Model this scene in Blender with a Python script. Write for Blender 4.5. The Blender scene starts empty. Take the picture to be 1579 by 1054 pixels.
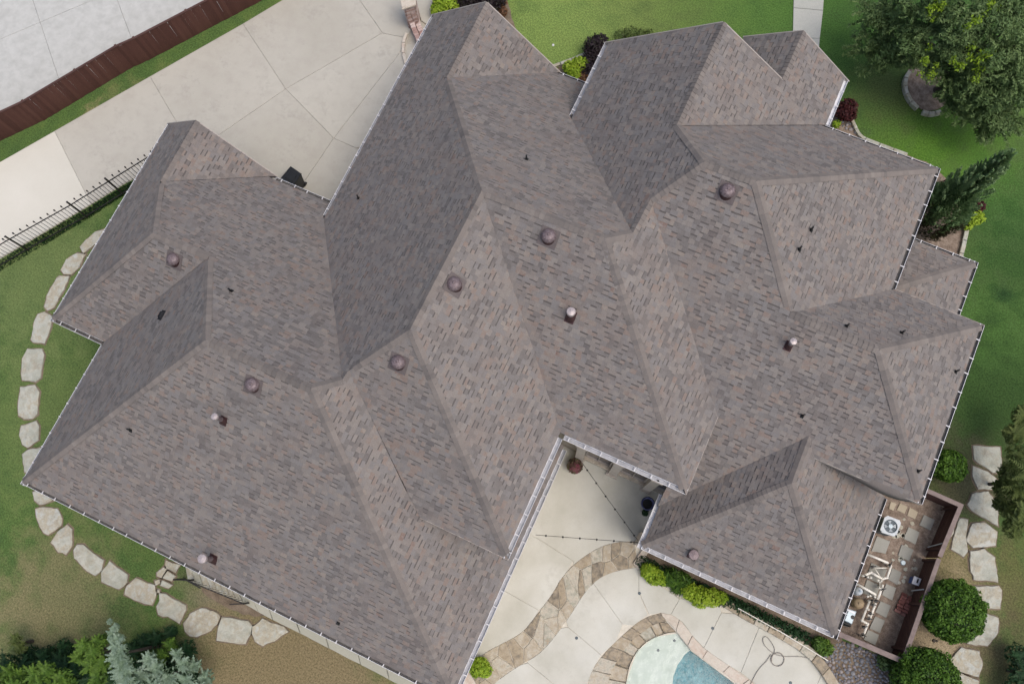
import bpy, bmesh, math, random
from mathutils import Vector, Matrix
from mathutils.geometry import tessellate_polygon
random.seed(7)
SC = bpy.context.scene
COL = SC.collection
# ------------------------------------------------------------------ camera
FPX=1337.48
RC=[[0.907096, 0.418503, -0.045072], [-0.395983, 0.884753, 0.245782], [0.142738, -0.205101, 0.968277]]
HC=32.20
PL={'A':('-u',20.2414,0.8624), 'AA':('+u',10.2176,0.7566), 'B':('+v',9.7160,0.7634), 'C':('-v',3.3309,0.8335), 'D':('-u',18.7804,0.8852), 'E':('-v',7.4453,0.7804), 'F':('+u',2.6951,0.7279), 'G':('+u',-6.3194,0.6621), 'H':('-u',14.7319,0.8805), 'I':('+v',15.7468,0.7389), 'J':('+u',-1.0289,0.7475), 'K':('+u',4.8431,0.7643), 'L':('-v',6.1457,0.8240), 'M':('-v',3.2809,0.7231), 'N':('+u',7.8148,0.7263), 'O':('-u',10.3101,0.8413), 'P':('+v',19.5285,0.8324), 'Q':('+u',7.5690,0.7087), 'R':('-u',6.7367,0.7860), 'S':('+u',10.5779,0.7583), 'T':('-v',1.2842,0.7393), 'U':('+v',15.2622,0.7896), 'V':('+u',12.3017,0.7125), 'W':('+v',15.4652,0.7856), 'X':('+u',10.8417,0.7857), 'Y':('-u',1.5485,0.8340), 'Z':('-v',2.2186,0.7746)}
VT={'v1':(-19.498,8.471,3.432), 'v2':(-17.420,8.451,5.216), 'v3':(-14.718,8.249,3.430), 'v4':(-17.405,5.947,5.201), 'v5':(-15.777,3.975,6.656), 'v6':(-19.498,0.124,3.433), 'v7':(-17.331,0.122,3.434), 'v8':(-13.711,4.008,6.661), 'v9':(-11.497,1.464,8.595), 'v10':(-17.342,-5.175,3.429), 'v11':(-8.074,1.468,8.585), 'v12':(-7.503,2.098,8.135), 'v13':(-12.559,8.202,3.437), 'v14':(-12.151,7.430,4.042), 'v15':(-12.131,16.138,4.044), 'v16':(-9.683,16.101,6.208), 'v17':(-9.677,12.924,6.204), 'v18':(-5.988,8.488,9.437), 'v19':(-6.041,4.005,9.443), 'v20':(-7.469,2.413,8.138), 'v21':(-1.209,-0.559,5.755), 'v22':(-1.164,3.395,5.746), 'v22b':(-1.118,3.401,5.749), 'v23':(-4.145,-0.473,5.753), 'v24':(-1.739,-0.480,5.751), 'v25':(-6.776,15.844,4.037), 'v26':(-2.234,8.553,9.447), 'v27':(-1.622,9.205,8.964), 'v28':(2.813,3.453,5.760), 'v29':(2.868,6.026,5.746), 'v30':(-1.561,10.379,8.966), 'v31':(-5.426,13.522,5.751), 'v32':(-5.418,16.522,5.752), 'v33':(-1.759,16.659,8.823), 'v34':(-1.768,12.905,8.815), 'v35':(-0.573,11.601,9.852), 'v36':(0.933,11.607,9.867), 'v37':(6.367,16.527,5.753), 'v38':(2.508,16.555,5.758), 'v39':(0.550,16.622,7.174), 'v40':(0.563,18.529,7.175), 'v41':(-1.154,18.498,5.830), 'v42':(2.607,18.399,5.746), 'v42b':(2.581,16.676,5.749), 'v43':(3.352,9.151,8.042), 'v44':(6.357,12.053,5.752), 'v45':(5.975,9.136,8.043), 'v46':(9.209,12.038,5.751), 'v47':(9.175,6.057,5.755), 'v48':(5.439,6.505,6.092), 'v49':(5.460,5.005,6.096), 'v50':(2.271,1.565,3.434), 'v51':(8.954,1.575,3.435), 'v52':(2.249,3.613,3.431), 'v53':(9.099,14.998,3.688), 'v54':(9.114,12.985,3.686), 'v54b':(8.467,12.045,5.752), 'v55':(6.936,14.983,3.688), 'v56':(-1.047,-4.531,3.438), 'v57':(8.979,6.296,3.432), 'v58':(-1.005,3.542,3.432), 'v59':(-2.499,-5.137,3.434), 'v60':(-1.470,-4.668,3.782)}
W0, H0 = 1579.0, 1054.0
cam = bpy.data.objects.new('camera', bpy.data.cameras.new('camera'))
COL.objects.link(cam)
RW = Matrix(RC).transposed()            # camera axes in world space
cam.matrix_world = Matrix.Translation((0, 0, HC)) @ RW.to_4x4()
cam.data.sensor_width = 36.0
cam.data.lens = FPX * 36.0 / W0
cam.data.clip_start = 0.5
cam.data.clip_end = 2000
SC.camera = cam

# ------------------------------------------------------------------ sky and sun
SUN_AZ, SUN_EL = math.radians(-10), math.radians(66)     # azimuth from +x
world = bpy.data.worlds.new('World'); SC.world = world; world.use_nodes = True
wn = world.node_tree.nodes; wl = world.node_tree.links
sky = wn.new('ShaderNodeTexSky'); sky.sky_type = 'NISHITA'; sky.sun_disc = False
sky.sun_elevation = SUN_EL; sky.sun_rotation = math.pi / 2 - SUN_AZ
sky.air_density = 1.0; sky.dust_density = 5.5; sky.ozone_density = 1.3
wl.new(sky.outputs[0], wn['Background'].inputs[0]); wn['Background'].inputs[1].default_value = 0.15
sd = bpy.data.lights.new('sun', 'SUN'); sd.energy = 0.72; sd.angle = math.radians(30); sd.color = (1.0, 0.965, 0.93)
so = bpy.data.objects.new('sun', sd); COL.objects.link(so)
sv = Vector((math.cos(SUN_EL) * math.cos(SUN_AZ), math.cos(SUN_EL) * math.sin(SUN_AZ), math.sin(SUN_EL)))
so.rotation_euler = sv.to_track_quat('Z', 'Y').to_euler(); so.location = (0, 0, 60)
SC.view_settings.view_transform = 'Standard'; SC.view_settings.look = 'None'
SC.view_settings.gamma = 1; SC.view_settings.use_curve_mapping = False
SC.view_settings.exposure = 0.37

# ------------------------------------------------------------------ helpers
def at(px, py, z=0.0):
    d = RW @ Vector(((px - W0 / 2) / FPX, -(py - H0 / 2) / FPX, -1.0))
    t = (z - HC) / d.z
    return Vector((d.x * t, d.y * t, z))
def xy(pts, z=0.0): return [tuple(at(p[0], p[1], z)[:2]) for p in pts]

def on_plane(px, py, pl):
    k, c, s = PL[pl]; a = ASC[k]
    d = RW @ Vector(((px - W0 / 2) / FPX, -(py - H0 / 2) / FPX, -1.0))
    # HC + d.z t = c + s*(a.d) t
    t = (c - HC) / (d.z - s * (a[0] * d.x + a[1] * d.y))
    return Vector((d.x * t, d.y * t, HC + d.z * t))
ASC = {'-u': (1, 0), '+u': (-1, 0), '-v': (0, 1), '+v': (0, -1)}

def link(name, me, mats=(), parent=None, kind=None, label=None, cat=None, group=None):
    o = bpy.data.objects.new(name, me); COL.objects.link(o)
    if me is not None:
        for m in (mats if isinstance(mats, (list, tuple)) else [mats]):
            if len(me.materials) < 8 and m is not None and m.name not in [q.name for q in me.materials if q]: me.materials.append(m)
    if parent is not None: o.parent = parent
    if kind: o['kind'] = kind
    if label: o['label'] = label
    if cat: o['category'] = cat
    if group: o['group'] = group
    return o

def thing(name, loc, label, cat, group=None, rot=0, kind=None):
    o = bpy.data.objects.new(name, None); COL.objects.link(o)
    o.location = loc; o.rotation_euler = (0, 0, rot); o.empty_display_size = 0.1
    o['label'] = label
    if kind: o['kind'] = kind
    if cat: o['category'] = cat
    if group: o['group'] = group
    return o

class MB:
    """collects faces, with an optional tone per face"""
    def __init__(s): s.v = []; s.f = []; s.t = []; s.m = []
    def add(s, vs, fs, tone=0.5, mi=0):
        b = len(s.v); s.v.extend([tuple(v) for v in vs])
        for f in fs: s.f.append([b + i for i in f]); s.t.append(tone); s.m.append(mi)
        return s
    def box(s, c, size, rz=0.0, tone=.5, mi=0, M=None, taper=1.0):
        hx, hy, hz = size[0] / 2, size[1] / 2, size[2] / 2
        ca, sa = math.cos(rz), math.sin(rz); vs = []
        for z in (-1, 1):
            k = taper if z > 0 else 1
            for x, y in ((-1, -1), (1, -1), (1, 1), (-1, 1)):
                p = Vector((x * hx * k, y * hy * k, z * hz))
                if M is not None: p = M @ p; vs.append((c[0] + p.x, c[1] + p.y, c[2] + p.z))
                else: vs.append((c[0] + p.x * ca - p.y * sa, c[1] + p.x * sa + p.y * ca, c[2] + p.z))
        return s.add(vs, [(0, 3, 2, 1), (4, 5, 6, 7), (0, 1, 5, 4), (1, 2, 6, 5), (2, 3, 7, 6), (3, 0, 4, 7)], tone, mi)
    def bar(s, p, q, w, h=None, tone=.5, mi=0, up=(0, 0, 1)):
        p, q = Vector(p), Vector(q); d = q - p; L = d.length
        if L < 1e-6: return s
        d /= L; u = Vector(up); x = u.cross(d)
        if x.length < 1e-4: x = Vector((1, 0, 0)).cross(d)
        x.normalize(); y = d.cross(x)
        h = h or w; vs = []
        for c in (p, q):
            for a, b in ((-1, -1), (1, -1), (1, 1), (-1, 1)): vs.append(c + x * a * w / 2 + y * b * h / 2)
        return s.add(vs, [(0, 3, 2, 1), (4, 5, 6, 7), (0, 1, 5, 4), (1, 2, 6, 5), (2, 3, 7, 6), (3, 0, 4, 7)], tone, mi)
    def tube(s, pts, r, n=8, tone=.5, mi=0, cap=True):
        pts = [Vector(p) for p in pts]; R = r if isinstance(r, (list, tuple)) else [r] * len(pts)
        rings = []; x = None
        for i, p in enumerate(pts):
            d = (pts[min(i + 1, len(pts) - 1)] - pts[max(i - 1, 0)])
            d = d.normalized() if d.length > 1e-9 else Vector((0, 0, 1))
            if x is None:
                x = d.cross(Vector((0, 0, 1)))
                if x.length < 1e-3: x = Vector((1, 0, 0))
            x = (x - d * x.dot(d)); x = x.normalized() if x.length > 1e-6 else Vector((1, 0, 0))
            y = d.cross(x)
            rings.append([p + (x * math.cos(2 * math.pi * k / n) + y * math.sin(2 * math.pi * k / n)) * R[i] for k in range(n)])
        vs = [v for r_ in rings for v in r_]; fs = []
        for i in range(len(pts) - 1):
            for k in range(n):
                a, b = i * n + k, i * n + (k + 1) % n
                fs.append((a, b, b + n, a + n))
        if cap:
            fs.append(tuple(range(n))[::-1]); fs.append(tuple((len(pts) - 1) * n + k for k in range(n)))
        return s.add(vs, fs, tone, mi)
    def lathe(s, c, prof, n=20, tone=.5, mi=0, M=None):
        vs = []; fs = []
        for r, z in prof:
            for k in range(n):
                p = Vector((r * math.cos(2 * math.pi * k / n), r * math.sin(2 * math.pi * k / n), z))
                if M is not None: p = M @ p
                vs.append((c[0] + p.x, c[1] + p.y, c[2] + p.z))
        for i in range(len(prof) - 1):
            for k in range(n):
                a, b = i * n + k, i * n + (k + 1) % n
                fs.append((a, b, b + n, a + n))
        if prof[-1][0] > 1e-4: fs.append(tuple((len(prof) - 1) * n + k for k in range(n)))
        if prof[0][0] > 1e-4: fs.append(tuple(range(n))[::-1])
        return s.add(vs, fs, tone, mi)
    def prism(s, poly, z0, z1, bev=0.0, holes=(), tone=.5, mi=0, jit=0.0):
        """poly: list of (x,y); chamfered top edge when bev>0"""
        if area(poly) < 0: poly = poly[::-1]
        loops = [list(poly)] + [(h if area(h) < 0 else h[::-1]) for h in holes]
        tops = []
        for L in loops:
            n = len(L); b = len(s.v)
            s.v.extend([(p[0], p[1], z0) for p in L])
            zt = z1 - bev if bev else z1
            s.v.extend([(p[0], p[1], zt) for p in L])
            for i in range(n):
                j = (i + 1) % n; s.f.append([b + i, b + j, b + n + j, b + n + i]); s.t.append(tone); s.m.append(mi)
            if bev:
                I = inset(L, bev); c = len(s.v)
                s.v.extend([(p[0], p[1], z1 + random.uniform(-jit, jit)) for p in I])
                for i in range(n):
                    j = (i + 1) % n; s.f.append([b + n + i, b + n + j, c + j, c + i]); s.t.append(tone); s.m.append(mi)
                tops.append((c, I))
            else: tops.append((b + n, L))
        pts = [[Vector((p[0], p[1], 0)) for p in L] for _, L in tops]
        idx = [c + i for c, L in tops for i in range(len(L))]
        for tri in tessellate_polygon(pts):
            a, b_, c_ = [idx[i] for i in tri]
            A, B, C = s.v[a], s.v[b_], s.v[c_]
            if (B[0] - A[0]) * (C[1] - A[1]) - (B[1] - A[1]) * (C[0] - A[0]) < 0: b_, c_ = c_, b_
            s.f.append([a, b_, c_]); s.t.append(tone); s.m.append(mi)
        return s
    def mesh(s, name, smooth=False):
        me = bpy.data.meshes.new(name); me.from_pydata(s.v, [], s.f); 
        at_ = me.attributes.new('tone', 'FLOAT', 'FACE'); at_.data.foreach_set('value', s.t)
        me.polygons.foreach_set('material_index', s.m)
        if smooth: me.polygons.foreach_set('use_smooth', [True] * len(me.polygons))
        me.update(); return me
    def build(s, name, mats, parent=None, smooth=False, **k):
        return link(name, s.mesh(name, smooth), mats, parent, **k)

def area(P): return sum(P[i][0] * P[(i + 1) % len(P)][1] - P[(i + 1) % len(P)][0] * P[i][1] for i in range(len(P))) / 2
def inset(P, d):
    """move every edge of a CCW (or CW hole) loop inward by d"""
    n = len(P); out = []
    for i in range(n):
        a, b, c = Vector(P[i - 1][:2]), Vector(P[i][:2]), Vector(P[(i + 1) % n][:2])
        e1, e2 = (b - a), (c - b)
        if e1.length < 1e-9 or e2.length < 1e-9: out.append((b.x, b.y)); continue
        e1.normalize(); e2.normalize()
        n1, n2 = Vector((-e1.y, e1.x)), Vector((-e2.y, e2.x)); m = n1 + n2
        if m.length < 1e-3: m = n1
        m.normalize(); k = d / max(0.4, m.dot(n1))
        out.append((b.x + m.x * k, b.y + m.y * k))
    return out
def ccw(P): return list(P) if area(P) > 0 else list(P)[::-1]
def halfplane(P, nx, ny, c):
    """keep the part with nx*x+ny*y >= c"""
    out = []; n = len(P)
    for i in range(n):
        a, b = P[i], P[(i + 1) % n]
        da, db = nx * a[0] + ny * a[1] - c, nx * b[0] + ny * b[1] - c
        if da >= 0: out.append(a)
        if (da >= 0) != (db >= 0):
            t = da / (da - db); out.append((a[0] + (b[0] - a[0]) * t, a[1] + (b[1] - a[1]) * t))
    return out
def inside(p, P):
    x, y = p; r = False; n = len(P); j = n - 1
    for i in range(n):
        xi, yi = P[i]; xj, yj = P[j]
        if (yi > y) != (yj > y) and x < (xj - xi) * (y - yi) / (yj - yi) + xi: r = not r
        j = i
    return r
def rough(P, amp, seg=0.12):
    """subdivide a polygon outline and wobble it, for split stone edges"""
    out = []; n = len(P)
    for i in range(n):
        a, b = Vector(P[i]), Vector(P[(i + 1) % n]); L = (b - a).length; k = max(1, int(L / seg))
        for j in range(k):
            p = a.lerp(b, j / k); out.append((p.x + random.uniform(-amp, amp), p.y + random.uniform(-amp, amp)))
    return out
def smooth_loop(P, it=1):
    for _ in range(it):
        Q = []
        for i in range(len(P)):
            a, b = P[i], P[(i + 1) % len(P)]
            Q += [(a[0] * .75 + b[0] * .25, a[1] * .75 + b[1] * .25), (a[0] * .25 + b[0] * .75, a[1] * .25 + b[1] * .75)]
        P = Q
    return P
def smooth_line(P, it=2):
    for _ in range(it):
        Q = [P[0]]
        for i in range(len(P) - 1):
            a, b = P[i], P[i + 1]
            Q += [(a[0] * .75 + b[0] * .25, a[1] * .75 + b[1] * .25), (a[0] * .25 + b[0] * .75, a[1] * .25 + b[1] * .75)]
        Q.append(P[-1]); P = Q
    return P

# ------------------------------------------------------------------ materials
def ramp_node(nt, stops):
    r = nt.nodes.new('ShaderNodeValToRGB'); e = r.color_ramp.elements
    while len(e) < len(stops): e.new(0.5)
    for i, (p, c) in enumerate(stops): e[i].position = p; e[i].color = (c[0], c[1], c[2], 1)
    return r
def mat(name, stops, rough_=0.85, src='noise', scale=1.0, detail=6, mixn=0.25, fine=(40, .15), bump=(30, .1, .01), metal=0.0, spec=0.3, mottle=None, stretch=None, trans=0.0, stain=None):
    """stops: colour ramp; src: noise | tone | obj.  fine: (scale, amount) value grain; mottle: (scale, amount, colour)"""
    m = bpy.data.materials.new(name); m.use_nodes = True; nt = m.node_tree; N = nt.nodes; L = nt.links
    b = N['Principled BSDF']; b.inputs['Roughness'].default_value = rough_; b.inputs['Metallic'].default_value = metal
    b.inputs['Specular IOR Level'].default_value = spec
    if len(stops) == 1: stops = [(0, stops[0]), (1, stops[0])]
    elif not isinstance(stops[0][0], (int, float)) or len(stops[0]) == 3: stops = [(i / (len(stops) - 1), c) for i, c in enumerate(stops)]
    geo = N.new('ShaderNodeNewGeometry')
    pos = geo.outputs['Position']
    if stretch:
        mp = N.new('ShaderNodeMapping'); mp.inputs['Scale'].default_value = stretch; L.new(pos, mp.inputs[0]); pos = mp.outputs[0]
    def noise(sc_, det=4, ro=.6):
        n = N.new('ShaderNodeTexNoise'); n.inputs['Scale'].default_value = sc_; n.inputs['Detail'].default_value = det
        n.inputs['Roughness'].default_value = ro; L.new(pos, n.inputs['Vector']); return n
    n1 = noise(scale, detail)
    mr = N.new('ShaderNodeMapRange'); mr.inputs[1].default_value = .3; mr.inputs[2].default_value = .7; L.new(n1.outputs[0], mr.inputs[0])
    fac = mr.outputs[0]
    if src != 'noise':
        if src == 'tone':
            a = N.new('ShaderNodeAttribute'); a.attribute_name = 'tone'; v = a.outputs['Fac']
        else:
            a = N.new('ShaderNodeObjectInfo'); v = a.outputs['Random']
        mx = N.new('ShaderNodeMix'); mx.inputs[0].default_value = mixn
        L.new(v, mx.inputs[2]); L.new(fac, mx.inputs[3]); fac = mx.outputs[0]
    r = ramp_node(nt, stops); L.new(fac, r.inputs[0]); col = r.outputs[0]
    if mottle:
        n3 = noise(mottle[0], 5); mr3 = N.new('ShaderNodeMapRange'); mr3.inputs[1].default_value = .45; mr3.inputs[2].default_value = .7
        mr3.inputs[4].default_value = mottle[1]; L.new(n3.outputs[0], mr3.inputs[0])
        m3 = N.new('ShaderNodeMix'); m3.data_type = 'RGBA'; L.new(mr3.outputs[0], m3.inputs[0]); L.new(col, m3.inputs[6])
        m3.inputs[7].default_value = (*mottle[2], 1); col = m3.outputs[2]
    if stain:
        n5 = noise(stain[0], 7, .75); n6 = noise(stain[0] * 9, 3, .7)
        mu = N.new('ShaderNodeMath'); mu.operation = 'ADD'; L.new(n5.outputs[0], mu.inputs[0])
        m7 = N.new('ShaderNodeMath'); m7.operation = 'MULTIPLY'; m7.inputs[1].default_value = .35; L.new(n6.outputs[0], m7.inputs[0]); L.new(m7.outputs[0], mu.inputs[1])
        mr5 = N.new('ShaderNodeMapRange'); mr5.inputs[1].default_value = .72; mr5.inputs[2].default_value = .86; mr5.inputs[4].default_value = stain[1]; L.new(mu.outputs[0], mr5.inputs[0])
        m5 = N.new('ShaderNodeMix'); m5.data_type = 'RGBA'; L.new(mr5.outputs[0], m5.inputs[0]); L.new(col, m5.inputs[6]); m5.inputs[7].default_value = (*stain[2], 1); col = m5.outputs[2]
    if fine:
        n2 = noise(fine[0], 3, .7); mr2 = N.new('ShaderNodeMapRange'); mr2.inputs[1].default_value = .3; mr2.inputs[2].default_value = .7
        mr2.inputs[3].default_value = 1 - fine[1]; mr2.inputs[4].default_value = 1 + fine[1]; L.new(n2.outputs[0], mr2.inputs[0])
        vm = N.new('ShaderNodeVectorMath'); vm.operation = 'SCALE'; L.new(col, vm.inputs[0]); L.new(mr2.outputs[0], vm.inputs['Scale']); col = vm.outputs[0]
    L.new(col, b.inputs['Base Color'])
    if bump:
        n4 = noise(bump[0], 4); bp = N.new('ShaderNodeBump'); bp.inputs['Strength'].default_value = bump[1]; bp.inputs['Distance'].default_value = bump[2]
        L.new(n4.outputs[0], bp.inputs['Height']); L.new(bp.outputs[0], b.inputs['Normal'])
    if trans:
        tr = N.new('ShaderNodeBsdfTranslucent'); L.new(col, tr.inputs[0]); ms = N.new('ShaderNodeMixShader'); ms.inputs[0].default_value = trans
        L.new(b.outputs[0], ms.inputs[1]); L.new(tr.outputs[0], ms.inputs[2]); L.new(ms.outputs[0], N['Material Output'].inputs[0])
    return m
SH = [(0, (.108, .100, .100)), (.12, (.130, .120, .116)), (.28, (.155, .144, .137)), (.42, (.176, .167, .163)), (.55, (.186, .168, .154)), (.66, (.208, .192, .178)), (.76, (.192, .152, .132)), (.85, (.226, .202, .178)), (.93, (.165, .117, .10)), (1, (.262, .246, .228))]
m_shingle = mat('asphalt_shingle', SH, .95, 'tone', scale=1.1, detail=9, mixn=.3, fine=(45, .2), bump=(90, .25, .004), spec=.15, mottle=(1.3, .5, (.178, .148, .132)))
m_matte = mat('matte_black', [(.02, .021, .024), (.03, .031, .035)], .95, bump=None, spec=.05)
m_flash = mat('painted_flashing', [(.10, .085, .085), (.135, .115, .112)], .8, scale=3)
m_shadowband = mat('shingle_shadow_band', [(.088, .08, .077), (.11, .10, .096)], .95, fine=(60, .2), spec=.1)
m_cap = mat('cap_shingle', [(0, (.11, .10, .096)), (.35, (.15, .136, .127)), (.65, (.178, .158, .144)), (1, (.215, .195, .178))], .95, 'tone', scale=1.3, mixn=.35, fine=(60, .16), bump=(90, .25, .004), spec=.15)
m_deck = mat('roof_felt', [(.09, .085, .085), (.12, .11, .11)], .95)
m_trim = mat('painted_trim', [(.30, .27, .24), (.36, .33, .30)], .6, bump=None)
m_white = mat('white_gutter_paint', [(.50, .51, .54), (.64, .65, .67)], .35, scale=4, fine=(8, .06), bump=None, spec=.5)
m_gutdark = mat('dark_gutter_floor', [(.035, .036, .04), (.10, .095, .09), (.055, .057, .065)], .8, scale=6, fine=(30, .4))  # dark tone for the trough insides of some gutters
m_hanger = mat('white_hanger', [(.55, .55, .56)], .4, bump=None, fine=None)
m_gutgrey = mat('grey_gutter_floor', [(.25, .26, .28), (.38, .39, .42)], .4, scale=5, bump=None)
m_copper = mat('aged_copper', [(.10, .07, .075), (.15, .115, .12), (.21, .17, .18)], .55, scale=14, metal=.3, fine=(50, .3), bump=(40, .3, .01), spec=.6)
m_copperdark = mat('copper_flashing', [(.05, .026, .028), (.085, .045, .045)], .5, scale=8, metal=.4)
m_capmetal = mat('pale_vent_cap', [(.30, .26, .26), (.42, .38, .375)], .4, scale=20, metal=.3)
m_black = mat('black_plastic', [(.008, .009, .01), (.018, .02, .021)], .45, bump=None)
m_iron = mat('black_iron', [(.012, .012, .013), (.025, .022, .02)], .5, bump=None)
m_conc = mat('driveway_concrete', [(.355, .34, .29), (.40, .385, .335), (.44, .425, .37)], .9, 'obj', scale=.35, mixn=.65, fine=(55, .045), bump=(60, .08, .004), mottle=(1.9, .45, (.335, .315, .275)), stain=(.7, .45, (.27, .26, .23)))
m_concb = mat('new_bright_concrete', [(.50, .485, .42), (.56, .545, .48)], .9, 'noise', scale=.4, fine=(55, .04), bump=(60, .08, .004))
m_concc = mat('cool_concrete', [(.38, .385, .36), (.43, .435, .41), (.46, .465, .44)], .9, 'noise', scale=2.2, fine=(50, .05), mottle=(3.5, .5, (.34, .345, .325)))
m_patio = mat('patio_concrete', [(.41, .405, .345), (.475, .47, .41), (.53, .525, .465)], .88, 'noise', scale=.6, fine=(60, .06), bump=(60, .1, .004), mottle=(.5, .45, (.58, .59, .55)), stain=(.8, .35, (.36, .35, .30)))
m_walk = mat('walk_concrete', [(.36, .37, .33), (.42, .42, .38)], .9, 'obj', scale=.8, mixn=.5, mottle=(3, .3, (.32, .33, .29)))
m_soil = mat('bare_soil', [(.10, .078, .055), (.16, .125, .09), (.21, .17, .125)], .98, scale=2.5, fine=(45, .35), bump=(40, .5, .03))
m_mulch = mat('bed_mulch', [(.12, .09, .068), (.21, .165, .13), (.30, .245, .195)], .98, scale=5, fine=(40, .3), bump=(40, .5, .03))
m_joint = mat('joint_grit', [(.33, .31, .265), (.39, .37, .32)], .95)
m_mortar = mat('pale_mortar', [(.50, .47, .39), (.60, .57, .49)], .95, scale=6)
m_flag = mat('flagstone', [(0, (.10, .088, .07)), (.2, (.19, .165, .125)), (.36, (.32, .265, .185)), (.55, (.38, .33, .245)), (.72, (.45, .42, .345)), (.86, (.30, .30, .24)), (1, (.36, .275, .19))], .85, 'obj', scale=7, mixn=.38, fine=(30, .16), bump=(14, .4, .015), mottle=(9, .4, (.30, .27, .23)))
m_coping = mat('pink_coping_stone', [(.42, .36, .29), (.52, .48, .41), (.44, .335, .265)], .85, 'obj', scale=6, mixn=.5, fine=(30, .12), bump=(14, .3, .01))
m_limestone = mat('cream_limestone', [(0, (.27, .28, .235)), (.3, (.34, .35, .295)), (.5, (.41, .415, .36)), (.66, (.36, .33, .25)), (.82, (.44, .45, .41)), (1, (.33, .35, .31))], .85, 'obj', scale=2.6, mixn=.55, fine=(30, .09), bump=(4, 1.0, .09), mottle=(3.2, .75, (.33, .30, .225)), stain=(1.6, .5, (.24, .23, .19)))
m_paver = mat('grey_paver', [(.24, .24, .21), (.30, .30, .27), (.34, .34, .29)], .9, 'obj', scale=4, mixn=.4, fine=(40, .1))
m_paverb = mat('buff_paver', [(.33, .29, .21), (.40, .35, .27)], .9, 'obj', scale=4, mixn=.4, fine=(40, .1))
m_woodred = mat('red_stained_plank', [(0, (.062, .026, .020)), (.5, (.082, .035, .027)), (1, (.105, .048, .036))], .8, 'obj', scale=4, mixn=.35, fine=(50, .18), stretch=(1, 1, .15))
m_rail = mat('weathered_rail', [(.15, .118, .108), (.20, .158, .145), (.235, .19, .175)], .8, 'noise', scale=4, fine=(40, .15))
m_woodin = mat('dark_fence_board', [(.055, .026, .022), (.085, .045, .037)], .85, 'obj', scale=4, mixn=.4, fine=(40, .2))
m_brick = mat('pink_brick', [(0, (.26, .16, .14)), (.3, (.36, .25, .22)), (.6, (.46, .36, .33)), (1, (.54, .47, .44))], .9, 'obj', scale=8, mixn=.3, fine=(40, .2))
m_pvc = mat('white_pvc', [(.68, .66, .58), (.76, .74, .67)], .4, scale=6, bump=None, spec=.5)
m_wall = mat('buff_stone_wall', [(.26, .22, .17), (.36, .32, .26), (.42, .38, .31)], .9, scale=3, fine=(20, .2), bump=(8, .6, .05))
m_column = mat('limestone_column', [(.40, .36, .31), (.50, .46, .41)], .85, scale=4, bump=(8, .4, .03))
m_glass = mat('dark_window_glass', [(.012, .014, .018), (.03, .034, .04)], .08, scale=.6, fine=None, bump=None, spec=.6)
m_bluepot = mat('blue_glazed_pot', [(.03, .035, .09), (.06, .07, .16)], .2, scale=9, bump=None, spec=.6)
m_bluebox = mat('blue_plastic', [(.05, .09, .25), (.08, .13, .32)], .5, bump=None)
m_paleblue = mat('pale_blue_metal', [(.28, .35, .385), (.36, .43, .47)], .35, scale=5, metal=.2, bump=None)
m_acgrey = mat('grey_enamel', [(.40, .44, .46), (.50, .54, .56)], .4, scale=5, bump=None)
m_dkgrey = mat('dark_grille', [(.05, .065, .075), (.10, .13, .145)], .5, bump=None)
m_tan = mat('tan_tank', [(.22, .165, .095), (.30, .235, .15)], .5, scale=8, bump=None)
m_bark = mat('bark', [(.05, .042, .035), (.09, .078, .065)], .95, scale=12, bump=(20, .6, .03))
m_brickr = mat('red_brick', [(0, (.16, .06, .05)), (.5, (.25, .11, .09)), (1, (.34, .19, .16))], .9, 'obj', scale=8, mixn=.3, fine=(40, .2))
m_wallbrick = mat('grey_brown_brick', [(.17, .14, .12), (.24, .20, .175)], .9, 'obj', mixn=.4)
m_ledgec = mat('ledge_coping', [(.33, .33, .27), (.39, .385, .32)], .9, 'obj', scale=2, mixn=.5, fine=(40, .12))
m_hose = mat('grey_hose', [(.22, .20, .18)], .5, bump=None)
m_pebble = mat('river_pebble', [(0, (.10, .10, .115)), (.3, (.155, .16, .175)), (.55, (.19, .195, .205)), (.8, (.22, .20, .21)), (.93, (.27, .25, .24)), (1, (.42, .38, .33))], .6, 'tone', scale=8, mixn=.1, fine=(30, .12))
def leafmat(n, stops, tr=.2, r=.6): return mat(n, stops, r, 'tone', scale=1.5, mixn=.3, fine=None, bump=None, spec=.25, trans=tr)
l_box = leafmat('boxwood_leaf', [(.012, .032, .006), (.03, .075, .010), (.075, .16, .018), (.12, .22, .03)])
l_oak = leafmat('oak_leaf', [(.045, .08, .028), (.085, .145, .048), (.135, .205, .072), (.20, .275, .11)])
l_lime = leafmat('lime_leaf', [(.10, .17, .012), (.20, .32, .02), (.30, .42, .035), (.38, .48, .06)], .3)
l_cyp = leafmat('cypress_leaf', [(.06, .115, .045), (.13, .225, .09), (.22, .33, .15), (.36, .46, .26)], .4)
l_cypdead = leafmat('brown_cypress_leaf', [(.03, .026, .015), (.06, .052, .028), (.06, .075, .032)])
l_red = leafmat('burgundy_leaf', [(.025, .008, .01), (.06, .014, .016), (.11, .03, .025)])
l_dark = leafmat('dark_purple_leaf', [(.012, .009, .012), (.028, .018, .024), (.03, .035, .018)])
l_silver = leafmat('silver_needle', [(.07, .115, .06), (.14, .21, .13), (.235, .32, .235), (.33, .41, .335)])
l_green = leafmat('bright_conifer_leaf', [(.022, .048, .008), (.055, .115, .016), (.10, .18, .025), (.15, .24, .04)])
l_juni = leafmat('olive_juniper_leaf', [(.03, .05, .012), (.07, .10, .024), (.11, .145, .04), (.16, .185, .06)])
l_rust = leafmat('rust_leaf', [(.10, .05, .025), (.18, .09, .05), (.12, .11, .05)])
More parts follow.
